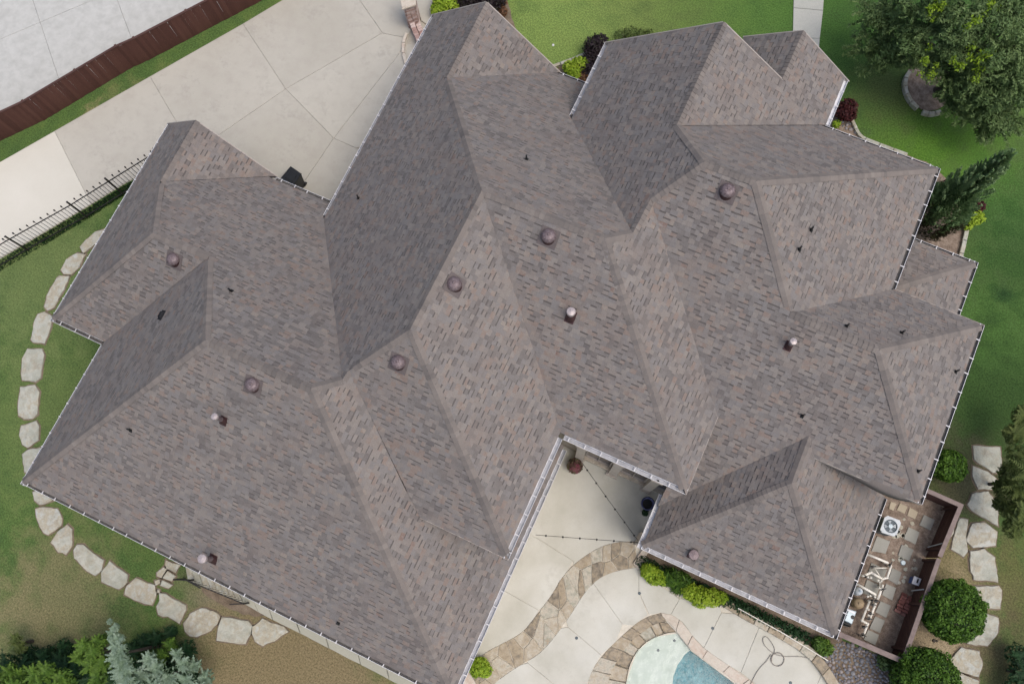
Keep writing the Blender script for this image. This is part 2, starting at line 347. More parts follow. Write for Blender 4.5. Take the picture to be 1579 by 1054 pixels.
l_pink = leafmat('pink_petal', [(.22, .05, .09), (.30, .09, .13), (.14, .10, .07), (.10, .10, .05), (.08, .09, .04)])
l_ground = leafmat('groundcover_leaf', [(.008, .028, .010), (.016, .05, .016), (.03, .075, .025)])
# ------------------------------------------------------------------ lawn (ground sheet)
def lawn_material():
    m = bpy.data.materials.new('lawn_grass'); m.use_nodes = True; nt = m.node_tree; N = nt.nodes; L = nt.links
    b = N['Principled BSDF']; b.inputs['Roughness'].default_value = .9; b.inputs['Specular IOR Level'].default_value = .1
    geo = N.new('ShaderNodeNewGeometry')
    def noise(s, d=5, r=.6, v=None):
        n = N.new('ShaderNodeTexNoise'); n.inputs['Scale'].default_value = s; n.inputs['Detail'].default_value = d; n.inputs['Roughness'].default_value = r
        L.new(v or geo.outputs['Position'], n.inputs['Vector']); return n
    def mrange(x, a, b_, c=0, d=1):
        n = N.new('ShaderNodeMapRange'); n.interpolation_type = 'SMOOTHSTEP'
        for i, v in enumerate((a, b_, c, d)): n.inputs[i + 1].default_value = v
        L.new(x, n.inputs[0]); return n.outputs[0]
    def mixc(f, a, c):
        n = N.new('ShaderNodeMix'); n.data_type = 'RGBA'; L.new(f, n.inputs[0])
        if isinstance(a, tuple): n.inputs[6].default_value = (*a, 1)
        else: L.new(a, n.inputs[6])
        if isinstance(c, tuple): n.inputs[7].default_value = (*c, 1)
        else: L.new(c, n.inputs[7])
        return n.outputs[2]
    def math_(op, a, c):
        n = N.new('ShaderNodeMath'); n.operation = op; n.use_clamp = op == 'ADD'
        for i, v in enumerate((a, c)):
            if isinstance(v, (int, float)): n.inputs[i].default_value = v
            else: L.new(v, n.inputs[i])
        return n.outputs[0]
    big = noise(.22, 4); mid = noise(1.3, 5)
    r = ramp_node(nt, [(0.28, (0.0422, 0.0813, 0.0253)), (.5, (0.0675, 0.1208, 0.0327)), (.72, (0.1239, 0.1725, 0.0475))])
    L.new(big.outputs[0], r.inputs[0]); col = r.outputs[0]
    r2 = ramp_node(nt, [(0.3, (0.0507, 0.0912, 0.0297)), (.55, (0.0789, 0.1282, 0.0356)), (.75, (0.1239, 0.1602, 0.0491))]); L.new(mid.outputs[0], r2.inputs[0])
    mm = N.new('ShaderNodeMix'); mm.data_type = 'RGBA'; mm.inputs[0].default_value = .6; L.new(col, mm.inputs[6]); L.new(r2.outputs[0], mm.inputs[7]); col = mm.outputs[2]
    def patch(px, py, rad, soft, colr, amt, nz=1.2):
        nonlocal col
        p = at(px, py); d = N.new('ShaderNodeVectorMath'); d.operation = 'DISTANCE'
        L.new(geo.outputs['Position'], d.inputs[0]); d.inputs[1].default_value = p
        wob = math_('MULTIPLY', mrange(mid.outputs[0], .3, .7, -nz, nz), 1.0)
        dd = math_('SUBTRACT', d.outputs['Value'], wob) if nz else d.outputs['Value']
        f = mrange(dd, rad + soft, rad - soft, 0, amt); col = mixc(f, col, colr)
    # turf colour by area: lush, pale, darker and dried-out
    patch(860, 60, 3.5, 3, (0.1815, 0.2585, 0.0682), .8); patch(1030, 30, 3, 2.5, (0.1408, 0.1786, 0.0535), .5)
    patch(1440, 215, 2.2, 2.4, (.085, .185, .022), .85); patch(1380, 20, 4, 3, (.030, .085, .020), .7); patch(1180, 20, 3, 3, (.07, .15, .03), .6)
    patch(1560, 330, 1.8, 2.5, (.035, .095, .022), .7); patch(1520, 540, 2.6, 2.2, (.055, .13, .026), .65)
    patch(1550, 640, 3.0, 2.2, (.022, .045, .014), .75); patch(1570, 400, 1.6, 1.6, (.02, .05, .015), .5)  # darker patches down the right edge
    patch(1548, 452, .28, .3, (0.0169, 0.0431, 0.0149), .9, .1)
    patch(90, 640, 3.2, 2.5, (0.1197, 0.1602, 0.0564), .55); patch(60, 420, 3, 2, (0.1338, 0.1725, 0.0668), .6)
    patch(90, 930, 2.2, 1.6, (0.1650, 0.1485, 0.0792), .75, 1.0); patch(30, 960, 1.2, 1.2, (0.1870, 0.1650, 0.0880), .5, .8)
    patch(450, 1040, 3.6, 1.8, (0.2035, 0.1595, 0.0935), .9, .9); patch(330, 905, 1.3, .8, (0.2090, 0.1705, 0.1210), .85, .5); patch(380, 1010, 2.4, 1.2, (0.1760, 0.1430, 0.0770), .7, .8)
    patch(300, 840, 2.0, 1.5, (0.0816, 0.1232, 0.0386), .6)
    patch(1440, 920, 2.3, .8, (0.2585, 0.2090, 0.1265), .9, .5); patch(1430, 985, 1.5, .5, (0.2970, 0.2420, 0.1595), .9, .4)
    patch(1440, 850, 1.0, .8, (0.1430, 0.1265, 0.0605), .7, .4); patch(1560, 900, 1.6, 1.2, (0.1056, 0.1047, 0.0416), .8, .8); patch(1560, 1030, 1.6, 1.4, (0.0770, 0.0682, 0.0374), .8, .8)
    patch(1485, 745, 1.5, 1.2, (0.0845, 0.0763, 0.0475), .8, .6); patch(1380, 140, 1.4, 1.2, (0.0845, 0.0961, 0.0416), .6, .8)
    patch(200, 165, 1.0, 1.0, (0.2200, 0.1815, 0.0935), .35, .9); patch(150, 195, .7, .5, (0.2860, 0.2200, 0.1320), .6, .7)
    gr = noise(16, 4, .75); gg = mrange(gr.outputs[0], .32, .68, .62, 1.38)
    g2 = noise(55, 2, .7); gh = mrange(g2.outputs[0], .3, .7, .6, 1.4)
    gm = math_('MULTIPLY', gg, gh)
    vm = N.new('ShaderNodeVectorMath'); vm.operation = 'SCALE'; L.new(col, vm.inputs[0]); L.new(gm, vm.inputs['Scale'])
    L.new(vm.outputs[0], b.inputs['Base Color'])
    bp = N.new('ShaderNodeBump'); bp.inputs['Strength'].default_value = .5; bp.inputs['Distance'].default_value = .03
    L.new(g2.outputs[0], bp.inputs['Height']); L.new(bp.outputs[0], b.inputs['Normal'])
    return m
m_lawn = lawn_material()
POOL = smooth_loop(xy([(905, 1054), (915, 1029), (930, 1008), (950, 988), (976, 964), (997, 950), (1019, 944), (1037, 947), (1052, 958), (1067, 979), (1082, 996), (1101, 1010), (1120, 1023), (1140, 1036), (1180, 1066), (1200, 1110), (1180, 1170), (1100, 1215), (980, 1210), (915, 1150), (900, 1100)]), 1)
lw = MB(); lw.prism([(-230, -230), (230, -230), (230, 230), (-230, 230)], -.001, 0.0, holes=[POOL])
lw.f = [f for f in lw.f if len(f) == 3]; lw.t = lw.t[:len(lw.f)]; lw.m = lw.m[:len(lw.f)]
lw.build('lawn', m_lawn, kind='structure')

# ------------------------------------------------------------------ the house roof
V = {k: Vector(v) for k, v in VT.items()}
def pz(p, x, y):
    k, c, s = PL[p]; a = ASC[k]; return c + s * (a[0] * x + a[1] * y)
S = 1.15
def e(x, y): return (x * S, y * S)
def v(n): return (V[n].x, V[n].y)
# small lean-to at the right: height from its eave corner
wz = 3.05; wc = at(1509, 405, wz); wb = at(1482, 487, wz)
PL['X'] = ('+u', wz + .55 * wc.x, .55); PL['W'] = ('+v', wz + .55 * wc.y, .55)
PL['F'] = ('+u', PL['F'][1], PL['F'][2])
Z0, Z1, Z2 = V['v6'].z, V['v14'].z, V['v28'].z      # the three eave heights
cornerEF = ((V['v58'].x + V['v56'].x) / 2, V['v10'].y + .03)
FX = cornerEF[0]
lx, ly = V['v21'].x, V['v23'].y
MY = V['v28'].y
def valley(pa, pb, y):                      # x where two roof planes meet at a given y
    ka, ca, sa = PL[pa]; kb, cb, sb = PL[pb]; A, B = ASC[ka], ASC[kb]
    return (cb + sb * B[1] * y - ca - sa * A[1] * y) / (sa * A[0] - sb * B[0])
EB = V['v13'].y
NX = V['v28'].x
TAX = (PL['AA'][1] - Z2) / PL['AA'][2]           # where the patio slope reaches the upper eave height
def TYv(x): return (PL['Y'][1] + PL['Y'][2] * x - PL['T'][1]) / PL['T'][2]
POLY = {
 'A': [v('v1'), v('v2'), v('v4'), v('v5'), v('v6')],
 'B': [v('v4'), v('v5'), v('v8'), v('v9'), v('v11'), v('v12'), v('v14'), (V['v14'].x + .02, EB), (V['v3'].x, EB)],
 'C': [v('v6'), v('v7'), v('v8'), v('v5')],
 'D': [v('v7'), v('v10'), v('v9'), v('v8')],
 'E': [v('v10'), cornerEF, v('v11'), v('v9')],
 'F': [cornerEF, (FX, MY + .1), (FX - .75, MY + .1), (FX - .75, .05), (valley('F', 'L', .05), .05), v('v20'), v('v12'), v('v11')],
 'G': [v('v2'), v('v3'), v('v4')],
 'H': [v('v14'), v('v15'), v('v16'), v('v17'), v('v18'), v('v19'), v('v20'), v('v12')],
 'I': [v('v17'), v('v25'), (V['v31'].x + .35, V['v25'].y), (V['v31'].x + .35, V['v31'].y + .3), v('v31'), v('v27'), v('v26'), v('v18')],
 'J': [v('v16'), v('v25'), v('v17')],
 'K': [v('v18'), v('v19'), (lx, ly), (lx, MY)],
 'L': [v('v19'), v('v20'), v('v23'), (lx, ly)],
 'M': [v('v18'), (lx, MY), v('v28'), v('v26')],
 'N': [v('v26'), v('v27'), v('v30'), (V['v28'].x, V['v29'].y), v('v28')],
 'O': [v('v31'), v('v32'), v('v33'), v('v34'), v('v35'), v('v30'), v('v27')],
 'P': [v('v34'), v('v35'), v('v36'), v('v37'), (V['v38'].x, V['v37'].y)],
 'Q': [v('v33'), v('v34'), (V['v38'].x, V['v37'].y + .02), (V['v42'].x, V['v37'].y + .02), (V['v42'].x, V['v42'].y), v('v40'), v('v39')],
 'R': [v('v39'), v('v40'), (V['v41'].x, V['v40'].y), (V['v41'].x, V['v39'].y)],
 'S': [v('v36'), v('v37'), v('v44'), v('v43')],
 'T': [v('v35'), v('v36'), v('v43'), v('v45'), v('v47'), (TAX, V['v47'].y), v('v48'), (NX - .45, TYv(NX - .45)), (NX - .45, V['v29'].y - .35), (V['v28'].x, V['v29'].y), v('v30')],
 'U': [v('v43'), v('v45'), v('v46'), v('v44')],
 'V': [v('v45'), v('v46'), v('v47')],
 'Y': [v('v48'), v('v49'), v('v50'), (V['v50'].x, MY + .04), (NX - .4, MY + .04), (NX - .4, TYv(NX - .4))],
 'Z': [v('v49'), v('v50'), v('v51')],
 'AA': [v('v48'), v('v49'), v('v51'), (V['v51'].x, V['v57'].y), (TAX - .1, V['v57'].y + .25)],
}
xs = V['v44'].x - .45                        # wall under the upper eave
hipd = wc.x - xs
POLY['W'] = [(xs, wc.y), (wc.x, wc.y), (xs, wc.y - hipd)]
POLY['X'] = [(wc.x, wc.y), (wc.x, wb.y - .9), (xs, wb.y - .9), (xs, wc.y - hipd)]
GUT = set('A C D E F B H I K M O P Q S V W X Y Z AA'.split())
hs = thing('house', (0, 0, 0), 'large house with a brown-grey shingled hip roof of many wings seen from above', 'house')
roof = MB()
TABS = []          # (size, verts, faces, tones, mats)
STUFF = MB()
EXPO = .145
for p, P in POLY.items():
    kind, c, s = PL[p]; a = ASC[kind]; P = ccw(P)
    dm = min(a[0] * x + a[1] * y for x, y in P)
    if p in GUT: P = halfplane(P, a[0], a[1], dm + .148)
    # deck
    n = len(P); b = len(roof.v)
    roof.v += [(x, y, pz(p, x, y) - .012) for x, y in P] + [(x, y, pz(p, x, y) - .16) for x, y in P]
    for i in range(n): roof.f.append([b + i, b + n + i, b + n + (i + 1) % n, b + (i + 1) % n]); roof.t.append(.5); roof.m.append(0)
    for tri in tessellate_polygon([[Vector((x, y, 0)) for x, y in P]]):
        A, B, Cc = [P[i] for i in tri]
        if (B[0] - A[0]) * (Cc[1] - A[1]) - (B[1] - A[1]) * (Cc[0] - A[0]) < 0: tri = tri[::-1]
        roof.f.append([b + i for i in tri]); roof.t.append(.5); roof.m.append(0)
        roof.f.append([b + n + i for i in tri[::-1]]); roof.t.append(.5); roof.m.append(0)
    # shingle courses, in (along, ascent) plan coordinates
    al = (-a[1], a[0])
    Q = [(al[0] * x + al[1] * y, a[0] * x + a[1] * y) for x, y in P]
    if area(Q) < 0: Q = Q[::-1]
    cs = 1 / math.sqrt(1 + s * s); ex = EXPO * cs
    q0, q1 = min(q[0] for q in Q), max(q[0] for q in Q); d0, d1 = min(q[1] for q in Q), max(q[1] for q in Q)
    nrm = Vector((-s * a[0], -s * a[1], 1)).normalized()
    def P3(q, d, h):
        x, y = al[0] * q + a[0] * d, al[1] * q + a[1] * d
        return (x + nrm.x * h, y + nrm.y * h, c + s * d + nrm.z * h)
    row = 0; d = d0 - .02
    while d < d1:
        q = q0 - random.random() * .3; tooth = random.random() < .5
        base = random.uniform(-.10, .10)
        while q < q1:
            w = random.choice((.13, .16, .19, .24)) if not tooth else random.choice((.12, .15, .18, .23))
            w *= random.uniform(.93, 1.08); qa, qb = q, q + w; q = qb
            t = random.betavariate(2.0, 2.2) + base
            if random.random() < .05: t = random.uniform(.75, 1)
            elif random.random() < .10: t = random.uniform(0, .2)
            t = min(1, max(0, t)); lo, hi = (.018, .007) if tooth else (.008, .001)
            da, db = d, d + ex; fb_ = random.uniform(.62, .8); dsb = d + ex * fb_
            cor = [(qa, da), (qb, da), (qb, db), (qa, db)]
            ins = [inside(k, Q) for k in cor]
            if all(ins):
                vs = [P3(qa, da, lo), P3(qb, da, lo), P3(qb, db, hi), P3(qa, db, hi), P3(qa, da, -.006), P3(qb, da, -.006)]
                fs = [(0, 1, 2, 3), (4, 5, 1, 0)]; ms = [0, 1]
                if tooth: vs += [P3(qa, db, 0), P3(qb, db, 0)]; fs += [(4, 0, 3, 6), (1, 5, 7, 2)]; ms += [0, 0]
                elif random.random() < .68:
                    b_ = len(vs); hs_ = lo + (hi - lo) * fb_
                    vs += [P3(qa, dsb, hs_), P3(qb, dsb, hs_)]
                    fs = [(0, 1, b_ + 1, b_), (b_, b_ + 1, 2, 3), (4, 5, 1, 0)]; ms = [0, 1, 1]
                TABS.append((c + s * d, tooth, vs, fs, t, ms))
            else:
                R_ = Q
                for nx, ny, cc in ((1, 0, qa), (-1, 0, -qb), (0, 1, da), (0, -1, -db)):
                    R_ = halfplane(R_, nx, ny, cc)
                    if len(R_) < 3: break
                if len(R_) >= 3 and abs(area(R_)) > 1e-5:
                    vs = [P3(x, y, lo + (hi - lo) * (y - da) / ex) for x, y in R_]
                    STUFF.add(vs, [tuple(range(len(vs)))], t, 0)
            if random.random() < .93: tooth = not tooth
        d += ex; row += 1
rf = roof.build('roof', m_deck, hs)
rf['label'] = 'brown-grey laminated shingle roof with hips, valleys and gables'
TABS.sort(key=lambda k: -(k[0] + (2 if k[1] else 0)))
for k in TABS[:300]:
    o = MB(); ctr = sum((Vector(q) for q in k[2]), Vector()) / len(k[2])
    for f, m_ in zip(k[3], k[5]): o.f.append(list(f)); o.t.append(k[4]); o.m.append(m_)
    o.v = [tuple(Vector(q) - ctr) for q in k[2]]
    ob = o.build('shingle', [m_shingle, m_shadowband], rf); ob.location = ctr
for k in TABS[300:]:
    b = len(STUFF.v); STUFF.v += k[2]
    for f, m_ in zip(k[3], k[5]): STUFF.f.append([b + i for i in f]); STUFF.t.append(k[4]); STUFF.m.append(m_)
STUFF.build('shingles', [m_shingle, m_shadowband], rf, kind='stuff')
print('tabs', len(TABS), 'faces', len(STUFF.f))

# ridge and hip caps
def nplane(p):
    k, c, s = PL[p]; a = ASC[k]; return Vector((-s * a[0], -s * a[1], 1)).normalized()
def P3v(x, y, p): return Vector((x, y, pz(p, x, y)))
def cap_line(A, B, pa, pb, w=.135):
    """overlapping cap shingles from the low end A to the high end B"""
    A, B = Vector(A), Vector(B)
    if A.z > B.z: A, B = B, A
    L = (B - A).length; d = (B - A) / L; na, nb = nplane(pa), nplane(pb)
    def side(n, other):
        x = n.cross(d).normalized()
        if x.dot(nplane(other)) < 0: x = -x
        return x
    # x pointing away from the ridge on each slope: it must go below the other plane's extension
    xa, xb = side(na, pb), side(nb, pa)
    if xa.z > 0 and xb.z > 0: xa, xb = -xa, -xb
    up = (na + nb).normalized()
    m = MB(); n = max(2, int(L / .15)); t = .5
    for i in range(n):
        l0, l1 = L * i / n, L * (i + 1) / n + .03
        h0, h1 = .038, .020
        t = .6 * t + .4 * random.random(); ww = w * random.uniform(.96, 1.04)
        p0, p1 = A + d * l0, A + d * min(l1, L)
        vs = []
        for p, h in ((p0, h0), (p1, h1)):
            vs += [p + xa * ww + na * h, p + up * (h * 1.15), p + xb * ww + nb * h]
        vs += [p0 + xa * ww + na * .0, p0 + up * .01, p0 + xb * ww + nb * .0]
        vs += [p1 + xa * ww, p1 + xb * ww]
        m.add(vs, [(0, 1, 4, 3), (1, 2, 5, 4), (6, 7, 1, 0), (7, 8, 2, 1), (6, 0, 3, 9), (2, 8, 10, 5)], min(1, max(0, t + random.uniform(-.28, .28))))
    return m.build('ridge_cap', m_cap, rf)
def g3(n): return V[n].copy()
cEF = Vector((cornerEF[0], cornerEF[1], pz('E', *cornerEF)))
cKL = Vector((lx, ly, pz('K', lx, ly)))
CAPS = [('v6', 'v5', 'A', 'C'), ('v8', 'v5', 'C', 'B'), ('v4', 'v5', 'A', 'B'), ('v2', 'v4', 'A', 'G'), ('v8', 'v9', 'D', 'B'), ('v10', 'v9', 'D', 'E'), ('v9', 'v11', 'B', 'E'), (cEF, 'v11', 'E', 'F'),
 ('v12', 'v11', 'B', 'F'), ('v16', 'v17', 'H', 'J'), ('v17', 'v18', 'H', 'I'), ('v18', 'v19', 'H', 'K'), ('v20', 'v19', 'H', 'L'), ('v12', 'v20', 'H', 'F'), (cKL, 'v19', 'K', 'L'), ('v18', 'v26', 'I', 'M'), ('v28', 'v26', 'M', 'N'),
 ('v27', 'v26', 'I', 'N'), ('v27', 'v30', 'O', 'N'), ('v33', 'v34', 'O', 'Q'), ('v34', 'v35', 'O', 'P'), ('v30', 'v35', 'O', 'T'), ('v35', 'v36', 'P', 'T'), ('v37', 'v36', 'P', 'S'), ('v43', 'v36', 'T', 'S'), ('v43', 'v45', 'T', 'U'),
 ('v46', 'v45', 'U', 'V'), ('v47', 'v45', 'T', 'V'), ('v40', 'v39', 'R', 'Q'), ('v48', 'v49', 'Y', 'AA'), ('v50', 'v49', 'Y', 'Z'), ('v51', 'v49', 'Z', 'AA'),
 (Vector((wc.x, wc.y, wz)), Vector((xs, wc.y - hipd, wz + .55 * hipd)), 'W', 'X')]
for A_, B_, pa, pb in CAPS:
    A_ = g3(A_) if isinstance(A_, str) else A_; B_ = g3(B_) if isinstance(B_, str) else B_
    # shorten the low end a little so the cap stops at the gutter
    lo_, hi_ = (A_, B_) if A_.z < B_.z else (B_, A_)
    if hi_.z - lo_.z > 1.2: lo_ = lo_ + (hi_ - lo_).normalized() * .20
    cap_line(lo_, hi_, pa, pb)

# gutters with hangers
def gutter(fixed, lo, hi, z, out, style='white', w=.155, sp=.56, ends=(1, 1), open_=None):
    """out: '+x' '-x' '+y' '-y'; fixed: coordinate of the outer lip"""
    ax = 0 if out[1] == 'x' else 1; sg = 1 if out[0] == '+' else -1
    def Pp(t, o, h):                     # t along, o outward offset from the back, h height
        q = fixed - sg * w + sg * o
        return (q, t, z + h) if ax == 0 else (t, q, z + h)
    prof = [(.0, .03), (.0, -.10), (w - .03, -.10), (w, -.02), (w, .0), (w - .013, .0), (w - .013, -.02), (w - .022, -.085), (.026, -.085), (.026, .03)]
    m = MB(); n = len(prof)
    vs = [Pp(t, o, h) for t in (lo, hi) for o, h in prof]
    fs = []; mi = []
    for i in range(n):
        j = (i + 1) % n; fs.append((i, j, j + n, i + n))
    for k, f in enumerate(fs):
        b = len(m.v)
    b = len(m.v); m.v += vs
    for k, f in enumerate(fs):
        m.f.append([b + i for i in f]); m.t.append(.5); m.m.append(1 if k in (6, 7) or (k in (5, 8) and style == 'dark') else 0)
    # end caps
    for base, flag in ((0, ends[0]), (n, ends[1])):
        if flag:
            m.f.append([b + base + i for i in (0, 1, 2, 3, 4)]); m.t.append(.5); m.m.append(0)
    g = m.build('gutter', [m_white, {'dark': m_gutdark, 'white': m_white, 'grey': m_gutgrey}[style]], hs)
    if style == 'white': g.data.materials.clear(); [g.data.materials.append(q) for q in (m_white, m_white)]
    hg = None; t = lo + random.uniform(.12, .35)
    while t < hi - .08:
        if hg is None:
            mm_ = MB()
            def Hq(a_, o, h):
                return ((sg * o, a_, h) if ax == 0 else (a_, sg * o, h))
            vs = [Hq(a_, o, h) for h in (.004, .012) for a_, o in ((-.017, .0), (.017, .0), (.017, w + .008), (-.017, w + .008))]
            mm_.add(vs, [(0, 3, 2, 1), (4, 5, 6, 7), (0, 1, 5, 4), (1, 2, 6, 5), (2, 3, 7, 6), (3, 0, 4, 7)])
            hg = mm_.build('hanger', m_hanger, g); q = hg
        else:
            q = hg.copy(); COL.objects.link(q); q.parent = g
        f0 = fixed - sg * w
        tt = t + random.uniform(-.04, .04)
        q.location = (f0, tt, z + .018) if ax == 0 else (tt, f0, z + .018)
        t += sp * random.uniform(.96, 1.04)
    return g
X_ = lambda n: V[n].x
Y_ = lambda n: V[n].y
ea = Z0
gutter(X_('v1'), Y_('v6'), Y_('v1'), ea, '-x', 'grey')
gutter(Y_('v6'), X_('v6') + .14, X_('v7'), ea, '-y', 'dark', ends=(0, 0))
gutter(X_('v10'), Y_('v10'), Y_('v7') + .0, ea, '-x', 'grey', ends=(1, 0))
gutter(cornerEF[1], X_('v10') + .14, FX - .14, ea, '-y', 'dark', ends=(0, 0))
gutter(FX, cornerEF[1], MY, ea, '+x', 'grey')
gutter(EB, X_('v3') + .02, X_('v14') + .05, ea, '+y', 'dark')
gutter(X_('v14'), Y_('v14'), Y_('v15'), Z1, '-x', 'grey')
gutter(Y_('v25'), X_('v25'), X_('v31') + .3, V['v25'].z, '+y', 'dark')
gutter(lx, ly - .02, MY, Z2, '+x', 'grey', sp=.62)
gutter(Y_('v28'), lx + .02, X_('v28'), Z2, '-y', 'grey')
gutter(X_('v31'), Y_('v31'), Y_('v32'), Z2, '-x', 'grey')
gutter(Y_('v37'), X_('v38') - .08, X_('v37') - .14, Z2, '+y', 'dark', ends=(1, 0))
gutter(X_('v42'), Y_('v37') + .03, Y_('v42'), Z2 - .005, '+x', 'white')
gutter(X_('v37'), Y_('v44'), Y_('v37'), Z2, '+x', 'dark')
gutter(X_('v46'), Y_('v47'), Y_('v46'), Z2, '+x', 'dark')
gutter(wc.y, xs + .45, wc.x - .14, wz, '+y', 'dark', ends=(0, 0))
gutter(wc.x, wb.y - .05, wc.y, wz, '+x', 'dark')
gutter(X_('v50'), Y_('v50'), MY - .02, Z0, '-x', 'white')
gutter(Y_('v50'), X_('v50') + .14, X_('v51') - .14, Z0 + .001, '-y', 'grey', ends=(0, 0))
gutter(X_('v51'), Y_('v51'), Y_('v57'), Z0, '+x', 'dark')

# drip edges on the gable rakes and the gutterless eaves
def drip(A_, B_, p, off=.0):
    A_, B_ = Vector((*A_, 0)), Vector((*B_, 0)); A_.z = pz(p, A_.x, A_.y) - .07; B_.z = pz(p, B_.x, B_.y) - .07
    MB().bar(A_, B_, .035, .15).build('rake_trim', m_trim, hs)
drip(v('v1'), v('v2'), 'A'); drip(v('v2'), v('v3'), 'G'); drip(v('v15'), v('v16'), 'H'); drip(v('v16'), v('v25'), 'J')
drip(v('v32'), v('v33'), 'O'); drip(v('v33'), v('v39'), 'Q'); drip(v('v40'), v('v42'), 'Q'); drip(v('v40'), (V['v41'].x, V['v40'].y), 'R')
drip(v('v23'), (lx, ly), 'L'); drip((V['v28'].x, V['v29'].y), v('v28'), 'N'); drip(v('v47'), (TAX, V['v47'].y), 'T'); drip(v('v44'), v('v46'), 'U')
# bulging metal flashing under the upper eave beside the covered patio
cf = MB(); N_ = 14; vs = []
for i in range(N_ + 1):
    t = i / N_; x = TAX + .1 + (X_('v51') + .0 - TAX) * t; bul = math.sin(math.pi * t ** 2.2) * .14
    y0 = V['v47'].y + .02; z0 = pz('T', x, y0) + .0
    vs += [(x, y0 + .12, z0 + .09), (x, y0 - bul * .55, z0 - .02), (x, y0 - bul, z0 - .32 - bul * .3), (x, y0 + .1, z0 - .42)]
for i in range(N_):
    for j in range(3): cf.f.append([i * 4 + j, i * 4 + j + 1, i * 4 + 5 + j, i * 4 + 4 + j]); cf.t.append(.7); cf.m.append(0)
cf.v = vs; cf.build('flashing', m_cap, hs, smooth=True)

# walls
def wallbox(x0, y0, x1, y1, h, z0=-.1):
    x0, y0, x1, y1, h = x0 * S, y0 * S, x1 * S, y1 * S, h * S
    MB().box(((x0 + x1) / 2, (y0 + y1) / 2, (h + z0) / 2), (x1 - x0, y1 - y0, h - z0)).build('wall', m_wall, hs)
wallbox(-16.35, .55, -10.4, 6.7, 2.8); wallbox(-14.5, -4.0, -1.3, 2.9, 2.78); wallbox(-10.0, 2.5, -4.85, 13.4, 3.15)
wallbox(-6.8, 0.05, -1.48, 7.0, 4.5); wallbox(-4.25, MY / S + .46, 2.05, 11.7, 4.4); wallbox(-4.27, 11.5, 1.8, 13.95, 4.42)
wallbox(1.6, 5.75, 5.1, 13.9, 4.36); wallbox(-.6, 13.8, 1.82, 15.6, 4.5); wallbox(1.9, 5.74, 7.5, 10.05, 4.38); wallbox(4.9, 9.9, 7.35, 12.3, 2.35)
wallbox(4.75, 1.9, 7.3, 5.72, 2.5)
def gable(y, xl, xr, pa, pb, z0):
    """triangular wall below two slopes at plan position y"""
    xm = valley(pa, pb, y); m = MB()
    pts = [(xl, z0), (xr, z0), (xr, pz(pb, xr, y) - .2), (xm, pz(pa, xm, y) - .2), (xl, pz(pa, xl, y) - .2)]
    vs = [(x, y, z) for x, z in pts] + [(x, y - .2, z) for x, z in pts]
    m.add(vs, [(0, 1, 2, 3, 4), (9, 8, 7, 6, 5)] + [(i, i + 5, (i + 1) % 5 + 5, (i + 1) % 5) for i in range(5)]).build('wall', m_wall, hs)
gable(V['v1'].y - .5, V['v1'].x + .5, V['v3'].x - .6, 'A', 'G', 2.9); gable(V['v15'].y - .5, V['v15'].x + .5, V['v25'].x - .6, 'H', 'J', 3.3); gable(V['v32'].y - .4, V['v32'].x + .5, V['v39'].x - .1, 'O', 'Q', 4.6); gable(V['v40'].y - .4, V['v41'].x + .45, V['v42'].x - .5, 'R', 'Q', 4.8)
# corner posts of the covered patio
for px_, py_ in ((2.62, 2.02),):
    MB().prism([(px_ - .22, py_ - .22), (px_ + .22, py_ - .22), (px_ + .22, py_ + .22), (px_ - .22, py_ + .22)], 0, 2.9, .02).build('patio_column', m_column, hs)
# courtyard wall below the gutter: stone columns with dark windows between
wy = MY + .5; x0w = lx + .35; x1w = NX - .3
for i, (px0, px1) in enumerate([(883, 898), (933, 943), (970, 978)]):
    a_, b_ = at(px0, 707, 2.2), at(px1, 712, 2.2); w_ = max(.28, (b_.x - a_.x))
    cx_ = x0w + .25 + i * 1.32
    MB().box((cx_, wy - .12, 1.9), (.30, .24, 3.8)).box((cx_, wy - .14, 3.85), (.40, .30, .14)).box((cx_, wy - .14, .06), (.42, .32, .3)).build('stone_column', m_column, hs)
for i in range(3):
    cx_ = x0w + .25 + (i + .5) * 1.32
    f = MB(); W_, H_ = .92, 2.3; z0 = 1.0
    for dx in (-W_ / 2, W_ / 2): f.box((cx_ + dx, wy - .04, z0 + H_ / 2), (.06, .09, H_ + .06))
    for dz in (0, H_): f.box((cx_, wy - .05, z0 + dz), (W_ - .06, .08, .06))
    f.box((cx_, wy - .05, z0 + H_ * .62), (W_ - .07, .06, .035)).box((cx_, wy - .052, z0 + H_ / 2), (.035, .055, H_ - .07))
    wf = f.build('window', m_trim, hs)
    MB().box((cx_, wy - .015, z0 + H_ / 2), (W_ - .06, .02, H_ - .06)).build('pane', m_glass, wf)
    sl = MB().box((cx_, wy - .11, z0 - .08), (W_ + .22, .22, .08)).build('window_sill', m_wall, wf)
    for k in range(9):
        MB().box((cx_ - .48 + k * .12, wy - .06, .84), (.105, .12, .14)).build('brick', m_wallbrick, hs)

